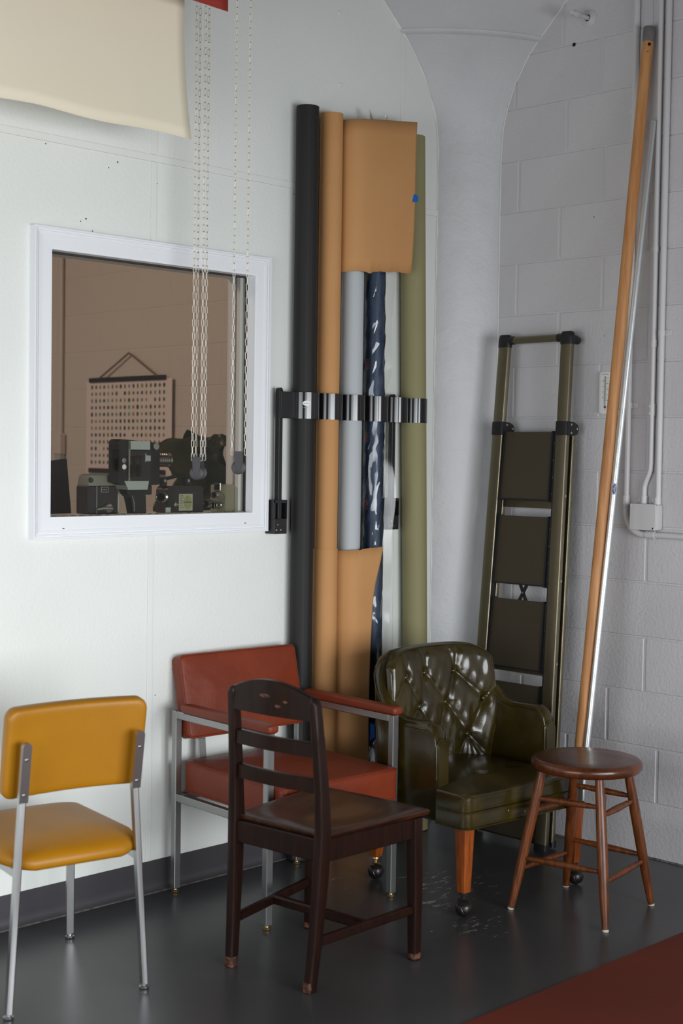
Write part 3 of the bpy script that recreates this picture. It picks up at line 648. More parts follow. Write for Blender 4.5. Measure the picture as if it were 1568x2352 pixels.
inst(scr, 'screw', c3, (-.022, -.901, 1.322), rot_to((-.6, .8, 0)).to_euler())
MB().tube([(-.0135, -.883, 1.905), (-.0135, -.883, 1.878)], .0125, 16).build('coupling', M_CONDUIT, c2)
strap(-.916, 1.928, .0110, c3, -.022)
jb = thing('junction_box', 'square painted junction box on the block wall under the conduits', 'electrical box', (0, -.875, 1.258))
MB().span((-.044, -.056, -.047), (-.0005, .056, .047), bev=.007, seg=2).build('box', M_CONDUIT, jb)
MB().span((-.0475, -.054, -.047), (-.0445, .0565, .0485), bev=.0012).build('cover', M_CONDUIT, jb)
for y, z in ((.051, .042), (-.048, -.042)): inst(scr, 'screw', jb, (-.0475, y, z), (0, -PI/2, 0), (.7, .7, .7))
inst(hole, 'paint_chip', jb, (-.0478, -.044, -.040), (0, -PI/2, 0), (.55, .55, 1))
# thermometer
M_THERM = mat('thermometer_plastic', (224, 225, 220), .35)
th = thing('wall_thermometer', 'white wall thermometer partly behind the wooden pole', 'thermometer', (-.002, -.6745, 1.7165))
Tm = Matrix(((0, 0, -1, 0), (-1, 0, 0, 0), (0, 1, 0, 0), (0, 0, 0, 1)))         # x right (-Y), y up, z out of the wall
def plate(w_, h_, z0_, z1_, r_): return MB().loft([[(x, y, z) for x, y in rr(w_, h_, r_, 5)] for z in (z0_, z1_)], M=Tm)
plate(.056, .156, 0, .007, .012).build('back_plate', M_THERM, th); plate(.044, .150, .0069, .0085, .012).build('scale_plate', M_THERM, th)
MB().span((-.002, -.052, .0085), (.002, .062, .0102), M=Tm).build('glass_tube', mat('tube_grey', (150, 148, 146), .3), th)
MB().lathe([(0, .0035), (.004, .002), (.0052, 0)], 14, M=Tm @ Matrix.Translation((0, -.054, .0085))).build('bulb', mat('bulb_red', (110, 40, 38), .3), th)
M_INKB = mat('blue_ink', (52, 70, 130), .6)
for s, x, y, sz, m in (('La Crosse', -.001, .0695, .0068, M_INK), ('100', -.0115, .0445, .0060, M_INK), ('60', -.0115, .0235, .0060, M_INK), ('20', -.0115, .0025, .0060, M_INK), ('-20', -.0115, -.0185, .0060, M_INKB), ('120', .0100, .0555, .0060, M_INK), ('80', .0095, .0345, .0060, M_INK), ('40', .0095, .0130, .0060, M_INK), ('0', .0095, -.0080, .0060, M_INKB), ('-40', .0105, -.0290, .0060, M_INKB), ('\u00b0F', -.001, -.0655, .0070, M_INK)):
    v, f = text_geo(s, sz); MB().add([(p[0]+x, p[1]+y, .0088) for p in v], f, M=Tm).build('lettering', m, th)
mb = MB()
for k in range(20):
    y = -.029+k*.0044; ln = .003 if k % 2 else .0045
    for s in (-1, 1): mb.span((s*.0032, y-.0004, .0085), (s*(.0032+ln), y+.0004, .0088), M=Tm)
mb.build('scale_marks', M_INK, th)
# pipe stub with flange, high on the wall
ps = thing('pipe_stub', 'painted pipe stub with a round flange high on the block wall', 'pipe', (0, -.560, 3.127))
Px = rot_to((-1, 0, 0))
MB().lathe([(.032, 0), (.032, .003), (.028, .006), (.018, .009), (.013, .014), (.013, 0)], 28, M=Px).build('flange', M_BLOCK, ps)
MB().lathe([(.0085, 0), (.0085, .10)], 16, M=Px).build('pipe', M_BLOCK, ps)
MB().lathe([(.0105, .07), (.0125, .075), (.0125, .095), (.009, .10), (.0085, .118), (.005, .120)], 8, M=Px).build('end_fitting', M_CONDUIT, ps)

# ================================================================== CHAIRS
M_CHROME = mat('brushed_chrome', (158, 158, 157), .36, .95, bump=.0001, bs=200)
M_CHROMEB = mat('bright_chrome', (176, 176, 176), .30, 1)
M_REDV = mat('rust_vinyl', (122, 49, 25), .44, c2=(111, 42, 20), cs=5, bump=.0004, bs=220, spec=.32, bump2=(.004, 9))
M_YELV = mat('mustard_vinyl', (158, 106, 5), .44, c2=(149, 98, 4), cs=4, bump=.0003, bs=260, spec=.35)
M_GREEN = mat('green_leather', (55, 45, 11), .23, c2=(38, 31, 8), cs=7, cdet=5, bump=.00025, bs=190, spec=.42, coat=.15, rvar=.05)
M_DWOOD = mat('dark_wood', (33, 13, 6), .38, c2=(21, 8, 4), cs=5, cdet=6, stretch=(14, 14, 1.6), bump=.0003, bs=14, coat=.03, spec=.2)
M_DSEAT = mat('dark_seat_wood', (58, 28, 11), .33, c2=(32, 14, 7), cs=6, cdet=6, stretch=(10, 1.2, 10), bump=.0004, bs=10, coat=.12, spec=.35)
M_WORN = mat('worn_wood', (96, 58, 34), .6, c2=(46, 20, 11), cs=55, cdet=5, cramp=(.42, .55))
M_STOOL = mat('stool_wood', (106, 54, 17), .36, c2=(72, 34, 11), cs=6, cdet=5, stretch=(12, 12, 1.6), bump=.0002, bs=20, coat=.12, spec=.35)
M_LEGW = mat('orange_wood', (148, 74, 20), .38, c2=(120, 54, 14), cs=8, cdet=5, stretch=(12, 12, 1.6), bump=.0003, bs=20, coat=.2)

# --- red armchair: square steel tube frame, vinyl seat, back and arm pads
RC = thing('armchair', 'rust red vinyl armchair with square steel tube frame against the white wall', 'chair', (-1.294, -.319, 0), -3.4)
hx, hy, T = .264, .245, .0254
for sx in (-1, 1):
    for sy in (-1, 1):
        z1 = .612
        lg = MB().span((sx*hx-T/2, sy*hy-T/2, .014), (sx*hx+T/2, sy*hy+T/2, z1), bev=.0025).build('leg', M_CHROME, RC)
        MB().lathe([(.011, 0), (.013, .003), (.013, .007), (.008, .009), (.006, .016)], 16, M=Matrix.Translation((sx*hx, sy*hy, 0))).build('glide', M_BRASS, lg)
    MB().span((sx*hx-T/2, -hy+T/2, .612-T), (sx*hx+T/2, hy-T/2, .612), bev=.0025).build('arm_rail', M_CHROME, RC)
    MB().span((sx*hx-T/2, -hy+T/2, .335-T), (sx*hx+T/2, hy-T/2, .335), bev=.0025).build('side_rail', M_CHROME, RC)
    pad = MB(); cushion(pad, .045, .470, .612, .640, rc=.012, re=.009, crown=.002, M=Matrix.Translation((sx*hx, -.035, 0)), ring=3); pad.build('arm_pad', M_REDV, RC)
for sy in (-1, 1): MB().span((-hx+T/2, sy*hy-T/2, .335-T), (hx-T/2, sy*hy+T/2, .335), bev=.0025).build('cross_rail', M_CHROME, RC)
def welt(pts, r, M=None): return MB().tube(pts, r, 6, closed=True, M=M)
sc = MB(); SM = Matrix.Translation((0, -.030, 0)); cushion(sc, .494, .525, .337, .444, rc=.022, re=.010, crown=.016, M=SM); seat = sc.build('seat', M_REDV, RC)
for z in (.437, .345): welt([(x, y-.030, z) for x, y in rr(.494, .525, .022)], .0032).build('piping', M_REDV, seat)
bk = MB(); BM = Matrix.Translation((0, .258, .650)) @ Matrix.Rotation(math.radians(-13), 4, 'X') @ Matrix.Rotation(PI/2, 4, 'X')
cushion(bk, .494, .275, -.022, .036, rc=.016, re=.008, crown=.013, M=BM); back = bk.build('backrest', M_REDV, RC)
welt([BM @ Vector((x, y, .031)) for x, y in rr(.494, .275, .016)], .003).build('piping', M_REDV, back)
for sx in (-1, 1): MB().bar((sx*.15, .262, .50), (sx*.15, .270, .62), .03, .006, bev=.001).bar((sx*.15, .245, .322), (sx*.15, .262, .50), .03, .006, bev=.001).build('back_support', M_CHROME, RC)

# --- mustard chair with chrome legs, back to the camera
YC = thing('side_chair', 'mustard yellow vinyl chair with chrome legs, at the left edge', 'chair', (-2.337, -.645, 0), -9.3)
def glide(p, par): MB().lathe([(.012, 0), (.014, .003), (.014, .008), (.007, .010), (.006, .018)], 16, M=Matrix.Translation(p)).build('glide', M_CHROMEB, par)
for s in (-1, 1):
    lg = MB().bar((s*.196, -.006, .012), (s*.162, -.004, .565), .026, .0165, (0, 1, 0), bev=.004)
    # upright: the tube flattens and runs up behind the backrest
    prof = [(-.0125, 0), (.0125, 0), (.0125, .150)]+[(.0125*math.cos(a), .150+.0125*math.sin(a)) for a in np.linspace(.3, PI-.3, 7)]+[(-.0125, .150)]
    U = Matrix.Translation((s*.162, -.006, .562)) @ Matrix.Rotation(math.radians(9.5), 4, 'X')
    lo = lg.build('rear_leg', M_CHROMEB, YC); glide((s*.196, -.006, 0), lo)
    up_ = MB().loft([[(x, -.010, z) for x, z in prof], [(x, .004, z) for x, z in prof]], M=U).build('upright', M_CHROMEB, YC)
    for z in (.022, .118): MB().lathe([(0, .003), (.0035, .002), (.005, 0)], 12, M=U @ at(rot_to((0, -1, 0)), (0, -.010, z))).build('screw', M_CHROMEB, up_)
    fl = MB().bar((s*.201, .479, .012), (s*.190, .455, .410), .0245, .0165, (1, 0, 0), bev=.004).build('front_leg', M_CHROMEB, YC); glide((s*.201, .479, 0), fl)
    MB().bar((s*.172, .0, .375), (s*.188, .455, .400), .014, .026, (1, 0, 0), bev=.003).build('side_rail', M_CHROMEB, YC)
bq = Matrix.Translation((0, .032, .684)) @ Matrix.Rotation(math.radians(9.5), 4, 'X')
def yback(k):      # backrest: slightly curved slab, wider at the top
    return None
L = []
rp = []
for (xa, ya), (xb, yb) in zip(rr(.400, .245, .028, 6), rr(.400, .245, .028, 6)[1:]+rr(.400, .245, .028, 6)[:1]):
    nseg = max(1, int(math.hypot(xb-xa, yb-ya)/.015)); rp += [(xa+(xb-xa)*k/nseg, ya+(yb-ya)*k/nseg) for k in range(nseg)]
for z, ins in ((-.0222, .016), (-.0212, .009), (-.0195, .005), (-.017, .002), (-.010, 0), (.010, 0), (.016, .002), (.019, .007), (.0195, .012)):
    ring = []
    for x, y in rp:
        k = 1-2*ins/.4; xx, yy = x*k, y*(1-2*ins/.245); ring.append((xx, z+.018*(1-(xx/.2)**2)-.004, yy))
    L.append(ring)
def filled(L, ctrz):
    return L
mb = MB().loft(L, M=bq, cap0=False, cap1=False)
for zz_, ins in ((-.0222, .016), (.0195, .012)):     # front and back faces, gently curved
    R_ = []
    for f_ in np.linspace(1, .01, 14):
        R_.append([(x*(1-2*ins/.4)*f_, zz_+.018*(1-(x*(1-2*ins/.4)*f_/.2)**2)-.004, y*(1-2*ins/.245)*f_) for x, y in rp])
    mb.loft(R_, M=bq, cap0=False, cap1=True)
yb = mb.build('backrest', M_YELV, YC, ang=50)
# seat: padded, rolled over at its rear and front edges
def yseat(u, v, up):
    x = (u-.5)*.400; y = .015+v*.455; e = (abs(2*u-1))**6; ev = (abs(2*v-1))**5
    edge = max(0, 1-(e if e > ev else ev)); z = .432+.014*(1-(2*u-1)**2)*(1-(2*v-1)**2)-.006*smooth(0, .8, v)*0
    return x, y, z, edge
out = rr(.404, .470, .075, 8); L = []
for ins, z in ((.020, .388), (.006, .392), (.0, .402), (.002, .416), (.010, .428), (.024, .436), (.05, .442), (.09, .446), (.14, .448), (.198, .449)):
    ring = []
    for x, y in out:
        k, q = 1-2*ins/.404, 1-2*ins/.470; xx, yy = x*k, y*q
        bulge = -.030*(1-(x/.202)**2)*(1 if y < 0 else -.6)*smooth(.10, .235, abs(y))
        drop = -.022*smooth(.12, .235, abs(yy))*(1-(xx/.22)**2)
        ring.append((xx, .240+yy+bulge*q, z+drop))
    L.append(ring)
MB().loft(L).build('seat', M_YELV, YC, ang=50)

# --- dark wooden school chair
WC = thing('wooden_chair', 'dark brown wooden chair with two back slats, its back to the camera', 'chair', (-1.843, -.863, 0), -85.2)
for s in (-1, 1):
    pts = [(s*.150, -.002, 0), (s*.156, .010, .13), (s*.162, .022, .30), (s*.165, .027, .44), (s*.163, .022, .55), (s*.158, .010, .69), (s*.155, .000, .79)]
    L = []
    for i, (x, y, z) in enumerate(pts):
        wy = (.030, .033, .040, .043, .038, .033, .029)[i]; wx = (.028, .029, .030, .030, .028, .027, .026)[i]
        L.append([(x+a, y+b, z) for a, b in rr(wx, wy, .005, 2)])
    x, y, z = pts[-1]; L.append([(x-s*.004+a, y+b, .806) for a, b in rr(.020, .027, .005, 2)]); L.append([(x-s*.007+a, y+b, .812) for a, b in rr(.010, .018, .004, 2)])
    lg = MB().loft(L).build('rear_post', M_DWOOD, WC, ang=40)
    MB().loft([[(s*.150+a, -.0018+b, z) for a, b in rr(.0288+q, .0308+q, .005, 2)] for z, q in ((.0, -.001), (.018, .0), (.030, -.0006))]).build('worn_foot', M_WORN, lg)
    f = MB().loft([[(s*x+a, y+b, z) for a, b in rr(w_, w_, .004, 2)] for x, y, z, w_ in ((.203, .398, 0, .029), (.200, .400, .20, .034), (.194, .400, .418, .037))]).build('front_leg', M_DWOOD, WC, ang=40)
    MB().loft([[(s*.203+a, .398+b, z) for a, b in rr(.0296+q, .0296+q, .004, 2)] for z, q in ((0, -.001), (.012, 0), (.022, -.0006))]).build('worn_foot', M_WORN, f)
    MB().bar((s*.166, .04, .388), (s*.194, .39, .388), .020, .062, (1, 0, 0), bev=.003).build('side_apron', M_DWOOD, WC)
    MB().bar((s*.154, .012, .135), (s*.201, .388, .150), .020, .027, (1, 0, 0), bev=.005).build('side_stretcher', M_DWOOD, WC)
MB().span((-.155, .012, .358), (.155, .036, .420), bev=.003).build('rear_apron', M_DWOOD, WC)
MB().span((-.185, .382, .358), (.185, .404, .418), bev=.003).build('front_apron', M_DWOOD, WC)
MB().span((-.178, .190, .130), (.178, .213, .157), bev=.005).build('cross_stretcher', M_DWOOD, WC)
def slat(z0, z1, top=None, nm='slat', y=.0, th=.018):
    L = []; n = 18
    for k in range(n+1):
        u = -1+2*k/n; x = u*(.150+.004); yy = y-.016*(1-u*u); zt = z1+(top*(1-u*u) if top else 0); L.append([(x, yy-th/2, z0), (x, yy+th/2, z0), (x, yy+th/2, zt-.003), (x, yy+th/2-.003, zt), (x, yy-th/2+.003, zt), (x, yy-th/2, zt-.003)])
    return MB().loft(L).build(nm, M_DWOOD, WC, ang=40)
slat(.546, .586, y=.022); slat(.646, .686, y=.012)
cr = slat(.746, .808, .036, 'crest_rail', .002, .022)
for x, z, q in ((-.01, .800, .016), (.035, .776, .013), (.06, .79, .01)):
    MB().lathe([(0, .0004), (q*.7, .0003), (q, 0)], 9, M=at(rot_to((0, -1, 0)), (x, .002-.016*(1-(x/.15)**2)-.0110, z)) @ Matrix.Diagonal((1.3, .35, 1, 1))).build('worn_patch', M_WORN, cr)
# seat: trapezoid with saddled hollows
def sfn(u, v):
    hw = .172+(.213-.172)*v; x = (2*u-1)*hw; y = .030+.412*v+.010*(1-(2*u-1)**2)*v
    d = .010*(math.exp(-((x-.085)/.075)**2-((v-.42)/.30)**2)+math.exp(-((x+.085)/.075)**2-((v-.42)/.30)**2))
    e = max(abs(2*u-1), abs(2*v-1)); return x, y, .441-d-.004*smooth(.95, 1, e)
mb = MB().grid(lambda u, v: sfn(u, v), 28, 24)
ed = [(i/28, 0) for i in range(28)]+[(1, i/24) for i in range(24)]+[(1-i/28, 1) for i in range(28)]+[(0, 1-i/24) for i in range(24)]
E0 = [sfn(*q) for q in ed]; c0_ = (0, .236)
mb.loft([E0, [(x+(.004 if x > 0 else -.004)*(abs(x) > .1), y+(.004 if y > .3 else -.002), z-.006) for x, y, z in E0], [(x, y, .421) for x, y, z in E0], [(x*.97, .236+(y-.236)*.97, .418) for x, y, z in E0]], cap0=False, cap1=True)
MB.add(mb, [], []); mb.build('seat', M_DSEAT, WC, ang=40)

# --- stool
ST = thing('stool', 'round brown wooden stool in front of the green leather armchair', 'stool', (-.669, -1.089, 0))
feet = [(-.183, .156), (-.142, -.184), (.192, -.134), (.150, .180)]
prof = [(0, .459), (.160, .459), (.172, .462), (.1785, .470), (.180, .480), (.178, .489), (.172, .4955), (.162, .498), (.09, .4975), (0, .4965)]
def plank_mat():
    m = mat('stool_top', (100, 50, 20), .30, c2=(78, 37, 15), cs=5, cdet=5, stretch=(1.5, 14, 14), coat=.15, bump=.0002, bs=12, spec=.4)
    nt = m.node_tree; N = nt.nodes; L = nt.links; b = N['Principled BSDF']; old = b.inputs['Base Color'].links[0].from_socket
    tc = N.new('ShaderNodeTexCoord'); sx = N.new('ShaderNodeSeparateXYZ'); L.new(tc.outputs['Object'], sx.inputs[0])
    mu = N.new('ShaderNodeMath'); mu.operation = 'MULTIPLY'; mu.inputs[1].default_value = 19; L.new(sx.outputs['X'], mu.inputs[0])
    fl = N.new('ShaderNodeMath'); fl.operation = 'FLOOR'; L.new(mu.outputs[0], fl.inputs[0])
    wn = N.new('ShaderNodeTexWhiteNoise'); wn.noise_dimensions = '1D'; L.new(fl.outputs[0], wn.inputs['W'])
    hs = N.new('ShaderNodeHueSaturation'); mr = N.new('ShaderNodeMapRange'); mr.inputs[3].default_value = .55; mr.inputs[4].default_value = 1.3; L.new(wn.outputs['Value'], mr.inputs[0]); L.new(mr.outputs[0], hs.inputs['Value']); L.new(old, hs.inputs['Color']); L.new(hs.outputs[0], b.inputs['Base Color'])
    return m
M_GLIDE = mat('nylon_glide', (168, 166, 152), .5)
so = MB().lathe(prof, 64).build('seat', plank_mat(), ST, ang=40)
tops = []
def legpt(i, z): fx, fy = feet[i]; tx, ty = fx*.60, fy*.60; k = z/.462; return Vector((fx+(tx-fx)*k, fy+(ty-fy)*k, z))
for i in range(4):
    zs = [0.006, .03, .10, .20, .31, .40, .462]; rs = [.0105, .0118, .0150, .0172, .0172, .0155, .0135]
    lg = MB().tube([legpt(i, z) for z in zs], rs, 16).build('leg', M_STOOL, ST)
    MB().lathe([(.0085, 0), (.0105, .001), (.0105, .007), (.009, .009)], 14, M=Matrix.Translation(legpt(i, 0))).build('glide', M_GLIDE, lg)
for i, j, z1, z2 in ((0, 1, .365, .170), (1, 2, .345, .145), (2, 3, .365, .170), (3, 0, .318, .128)):
    for z in (z1, z2):
        a, b = legpt(i, z), legpt(j, z+.006); MB().tube([a+(b-a)*t for t in (.06, .2, .5, .8, .94)], [.0070, .0092, .0115, .0092, .0070], 12).build('stretcher', M_STOOL, ST)

# --- green leather armchair, buttoned back, square legs on ball casters
GC = thing('leather_armchair', 'dark green leather armchair with buttoned back, on wooden caster legs', 'chair', (-.731, -.647, 0), -3.5)
def plan(s):
    """outline of the outer shell from the right arm front (s=0) round the back to the left arm front (s=1); returns x, y, nx, ny"""
    W_, YF, YS, R_ = .291, -.128, .040, .180
    seg1 = YS-YF; curve = .88; tot = 2*seg1+curve; d = s*tot
    if d < seg1: return W_, YF+d, 1, 0
    if d > tot-seg1: return -W_, YF+(tot-d), -1, 0
    a = (d-seg1)/curve*PI; ca, sa = math.cos(a), math.sin(a); e = .46
    x = W_*(abs(ca)**e)*(1 if ca > 0 else -1); y = YS+R_*(max(0, sa)**e)
    q = 2/e; nx_, ny_ = math.copysign((abs(x)/W_)**(q-1)/W_, x), ((y-YS)/R_)**(q-1)/R_; l = math.hypot(nx_, ny_); return x, y, nx_/l, ny_/l
ZY = ((-.128, .552), (-.122, .576), (-.108, .594), (-.085, .603), (-.04, .602), (.03, .600), (.07, .608), (.10, .626), (.13, .652), (.16, .684), (.19, .726), (.21, .756), (.222, .772))
def topz(s):
    x, y, _, _ = plan(s); z = float(np.interp(y, [q[0] for q in ZY], [q[1] for q in ZY])); return z+.034*(1-(abs(x)/.302)**3)*smooth(.16, .215, y)
NS = 200; loops = []
def section(s):
    x, y, nx_, ny_ = plan(s); z = topz(s); k = min(s, 1-s); th = .050+.012*smooth(.1, .35, k); r_ = th/2; sec = []
    def P(o, zz): q = .042*(zz-.28)/.5*smooth(.2, .40, k); return (x-nx_*o, y-ny_*o+q, zz)
    sec.append(P(.012, .285)); sec.append(P(.004, .30)); sec.append(P(0, .42)); sec.append(P(-.002, z-r_))
    for t in range(1, 8): a = PI*t/8; sec.append(P(r_-r_*math.cos(a), z-r_+r_*math.sin(a)))
    sec.append(P(th, z-r_)); sec.append(P(th, .42)); sec.append(P(th, .30)); sec.append(P(th, .285)); return sec
for i in range(NS+1): loops.append(section(i/NS))
def bulged(sec, dy):
    c = Vector((sum(p[0] for p in sec)/len(sec), 0, sum(p[2] for p in sec)/len(sec))); return [(c.x+(p[0]-c.x)*.86, p[1]-dy, c.z+(p[2]-c.z)*.965) for p in sec]
loops = [bulged(loops[0], .010)]+loops+[bulged(loops[-1], .010)]
sh = MB().loft(loops, closed=True).build('shell', M_GREEN, GC, ang=60)
# welts: along the outer and inner top edge, and round each arm front
for off in (3, 10):
    MB().tube([loops[i][off] for i in range(1, NS+2)], .0030, 6).build('piping', M_GREEN, sh)
for e in (1, -2): MB().tube([Vector(p)+Vector((0, -.002, 0)) for p in loops[e][2:-1]], .0032, 6).build('piping', M_GREEN, sh)
# buttoned inner back
btn = [(-.158, .706), (-.053, .712), (.090, .707), (-.097, .600), (.039, .602), (.201, .603), (.123, .483), (-.030, .484)]
net = [(btn[0], (-.178, .83)), (btn[0], (-.150, .83)), (btn[1], (-.075, .83)), (btn[1], (-.040, .83)), (btn[2], (.055, .83)), (btn[2], (.110, .83))]
net += [(btn[0], btn[3]), (btn[1], btn[3]), (btn[1], btn[4]), (btn[2], btn[4]), (btn[2], btn[5]), (btn[3], btn[7]), (btn[4], btn[7]), (btn[4], btn[6]), (btn[5], btn[6]), (btn[0], (-.27, .62)), (btn[3], (-.25, .50)), (btn[5], (.28, .68))]
for k in (6, 7):
    for dx in (-.085, -.05, -.018, .018, .05, .085): net.append((btn[k], (btn[k][0]+dx, .385)))
def sdist(p, a, b):
    ax_, ay_ = a; bx_, by_ = b; dx, dy = bx_-ax_, by_-ay_; t = max(0, min(1, ((p[0]-ax_)*dx+(p[1]-ay_)*dy)/(dx*dx+dy*dy))); return math.hypot(p[0]-ax_-t*dx, p[1]-ay_-t*dy), t
def pw(v): return .214+.046*smooth(0, .55, v)-.004*smooth(.8, 1, v)
def tufted(u, v):
    w_ = pw(v); a = abs(2*u-1); x = (2*u-1)*w_
    ztop = .808-.012*a**2-.050*a**7; z = .375+(ztop-.375)*v
    e = min((1-a)*w_, (1-v)*.42); base = .040*math.sqrt(max(0, 1-(1-min(1, e/.045))**2))
    d = 0
    for p, q in net:
        r_, t = sdist((x, z), p, q); k = 1-.55*t; wd = .0060+.008*t; d = max(d, (math.exp(-(r_/wd)**2)*.45+math.exp(-(r_/.026)**2)*.55)*k)
    bt = max(math.exp(-(math.hypot(x-b[0], z-b[1])/.016)**2) for b in btn)
    wr_ = (.0016*math.sin(x*90+z*35)*math.sin(z*23+1)+.0007*math.sin(x*160-z*60))*smooth(0, .05, e)
    y = .152+.062*(z-.42)/.39-.052*(x/.26)**2-base+.015*d*smooth(0, .03, e)+.012*bt+wr_
    return (x, y, z)
ib = MB().grid(tufted, 130, 130).build('buttoned_back', M_GREEN, GC, ang=80)
B_ = MB().lathe([(0, .0075), (.005, .0065), (.0085, .003), (.0095, 0)], 16).mesh('button', M_GREEN)
for x, z in btn:
    v_ = (z-.375)/.43; y = tufted((x/pw(v_)+1)/2, v_)[1]; inst(B_, 'button', ib, (x, y-.0075, z), rot_to((0, -1, .15)).to_euler(), (1.15, 1.15, 1.0))
MB().tube([tufted(.012, k/24) for k in range(25)]+[tufted(.012+.976*k/24, .985) for k in range(1, 25)]+[tufted(.988, 1-k/24) for k in range(1, 25)], .0034, 6).build('piping', M_GREEN, ib)
# seat cushion in front of and between the arms, and the boxed front below it
def arcs(cx, cy, r_, a0, a1, n=6): return [(cx+r_*math.cos(math.radians(a0+(a1-a0)*k/n)), cy+r_*math.sin(math.radians(a0+(a1-a0)*k/n))) for k in range(n+1)]
YFR = -.272
def tslices(z0, z1, crown, re, y_end):
    L = []
    ys = [YFR+.030*(1-math.sin(t)) for t in np.linspace(0, PI/2, 7)][::-1]; ys = sorted(set([round(y, 5) for y in ys]))
    ys = ys+[-.20, -.16, -.137, -.136, -.10, -.04, .03, .09, y_end]
    for y in ys:
        f_ = max(0, (YFR+.030-y)/.030); wd = .300-.030*(1-math.sqrt(max(0, 1-f_*f_))); wd = wd if y < -.1365 else .242
        cr = crown*smooth(YFR, -.12, y); dz = re*.35*f_**2; ring = [(-wd, y, z0+dz), (wd, y, z0+dz), (wd, y, z1-re-dz)]
        for t in range(1, 4): a = PI/2*t/3; ring.append((wd-re*(1-math.cos(a)), y, z1-re+re*math.sin(a)-dz))
        for t in range(1, 14): q = 1-2*t/14; ring.append(((wd-re)*q, y, z1-dz+cr*(1-q*q)))
        for t in range(0, 3): a = PI/2*(3-t)/3; ring.append((-wd+re*(1-math.cos(a)), y, z1-re+re*math.sin(a)-dz))
        ring.append((-wd, y, z1-re-dz)); L.append(ring)
    return L
cu = MB().loft(tslices(.336, .396, .026, .012, .150)).build('seat_cushion', M_GREEN, GC, ang=50)
edge = [(.301, y) for y in (-.138, -.19, YFR+.03)]+arcs(.271, YFR+.03, .030, 0, -90)+arcs(-.271, YFR+.03, .030, -90, -180)+[(-.301, y) for y in (-.19, -.138)]
MB().tube([(x, y-.001, .386) for x, y in edge], .0034, 6).build('piping', M_GREEN, cu)
fr = MB().loft(tslices(.283, .338, 0, .004, .150)).build('seat_front', M_GREEN, GC, ang=40)
for z in (.336, .286): MB().tube([(x*1.004, y-.002, z) for x, y in edge], .0034, 6).build('piping', M_GREEN, fr)
M_NAIL = mat('pale_tack', (150, 140, 90), .4, .6)
for x in (-.10, -.02, .13): MB().lathe([(0, .0015), (.0025, .001), (.0035, 0)], 8, M=at(rot_to((0, -1, 0)), (x, -.2725, .312+.01*math.sin(x*40)))).build('tack', M_NAIL, fr)
MB().loft([[(x, y, z) for x, y in rr(.50, .40, .05)] for z in (.270, .30)], M=Matrix.Translation((0, .02, 0))).build('base', M_BLACK, GC)
for sx, sy, y0, ry in ((-1, -1, -.243, 0), (1, -1, -.243, 0), (-1, 1, .200, 1), (1, 1, .200, 1)):
    x0 = sx*(.274 if sy < 0 else .215); dx, dy = (0, 0) if sy < 0 else (sx*.0, .035)
    lg = MB().loft([[(x0+dx*(1-(z-.075)/.205)+a, y0+dy*(1-(z-.075)/.205)+b, z) for a, b in rr(w_, w_, .003, 2)] for z, w_ in ((.078, .031), (.084, .033), (.284, .046))]).build('leg', M_LEGW, GC, ang=30)
    cx, cy = x0+dx, y0+dy; cc = MB().lathe([(.012, .078), (.014, .070), (.008, .066), (.008, .056), (.018, .052), (.019, .047), (.010, .044)], 18, M=Matrix.Translation((cx, cy, 0))).build('caster_stem', M_DARK if sy < 0 else M_BRASS, lg)
    R_ = Matrix.Translation((cx+sx*.004, cy-.006, .0275)) @ Matrix.Rotation(math.radians(35), 4, 'Z') @ Matrix.Rotation(math.radians(62), 4, 'X')
    MB().lathe([(.0275*math.sin(a)+.0001, -.0275*math.cos(a)) for a in np.linspace(0, PI*.47, 9)]+[(.0262, -.0008), (.0262, .0008)]+[(.0275*math.sin(a)+.0001, -.0275*math.cos(a)) for a in np.linspace(PI*.53, PI, 9)], 24, M=R_).build('caster_ball', mat('caster_black', (34, 30, 29), .3, .3) if 'caster_black' not in MATS else MATS['caster_black'], lg)

# ================================================================== BEHIND THE WINDOW
M_CAMG = mat('camera_grey', (168, 178, 174), .4, 0)
M_CAMD = mat('camera_leather', (36, 30, 29), .6, bump=.0008, bs=350)
M_CAMB = mat('camera_black', (24, 22, 22), .35)
M_CAMO = mat('camera_olive', (150, 146, 124), .5, bump=.0006, bs=300)
M_LENS = mat('lens_silver', (190, 186, 176), .25, .95)
M_GLS = mat('lens_glass', (14, 14, 18), .05, coat=1)
LZ = 1.2635; LB = LZ-.037     # the cameras' heights are counted from LB, their undersides rest at LZ
def cyl(mb, c, ax_, prof, n=20): return mb.lathe(prof, n, M=at(rot_to(ax_, (0, 0, 1) if abs(ax_[2]) < .9 else (1, 0, 0)), c))
# flat screen at the left edge of the pane
t = thing('flat_screen', 'dark flat screen seen edge on behind the window, at its left edge', 'screen', (-1.77, .36, 1.2005))
Sm = Matrix.Translation((0, 0, .133)) @ Matrix.Rotation(math.radians(-6), 4, 'Y') @ Matrix.Rotation(math.radians(16), 4, 'Z')
MB().span((-.30, -.010, -.10), (.093, .010, .100), M=Sm, bev=.003).build('panel', mat('screen_shell', (36, 32, 30), .5), t)
MB().span((-.296, -.0108, .088), (.089, -.0102, .098), M=Sm).build('bezel', M_CAMB, t)
MB().loft([[(-.12+a, .02+b, z) for a, b in rr(w_, .03, .008, 3)] for z, w_ in ((.006, .22), (.05, .10), (.12, .06))]).span((-.24, -.02, 0), (.085, .10, .012), bev=.003).build('stand', M_CAMB, t)
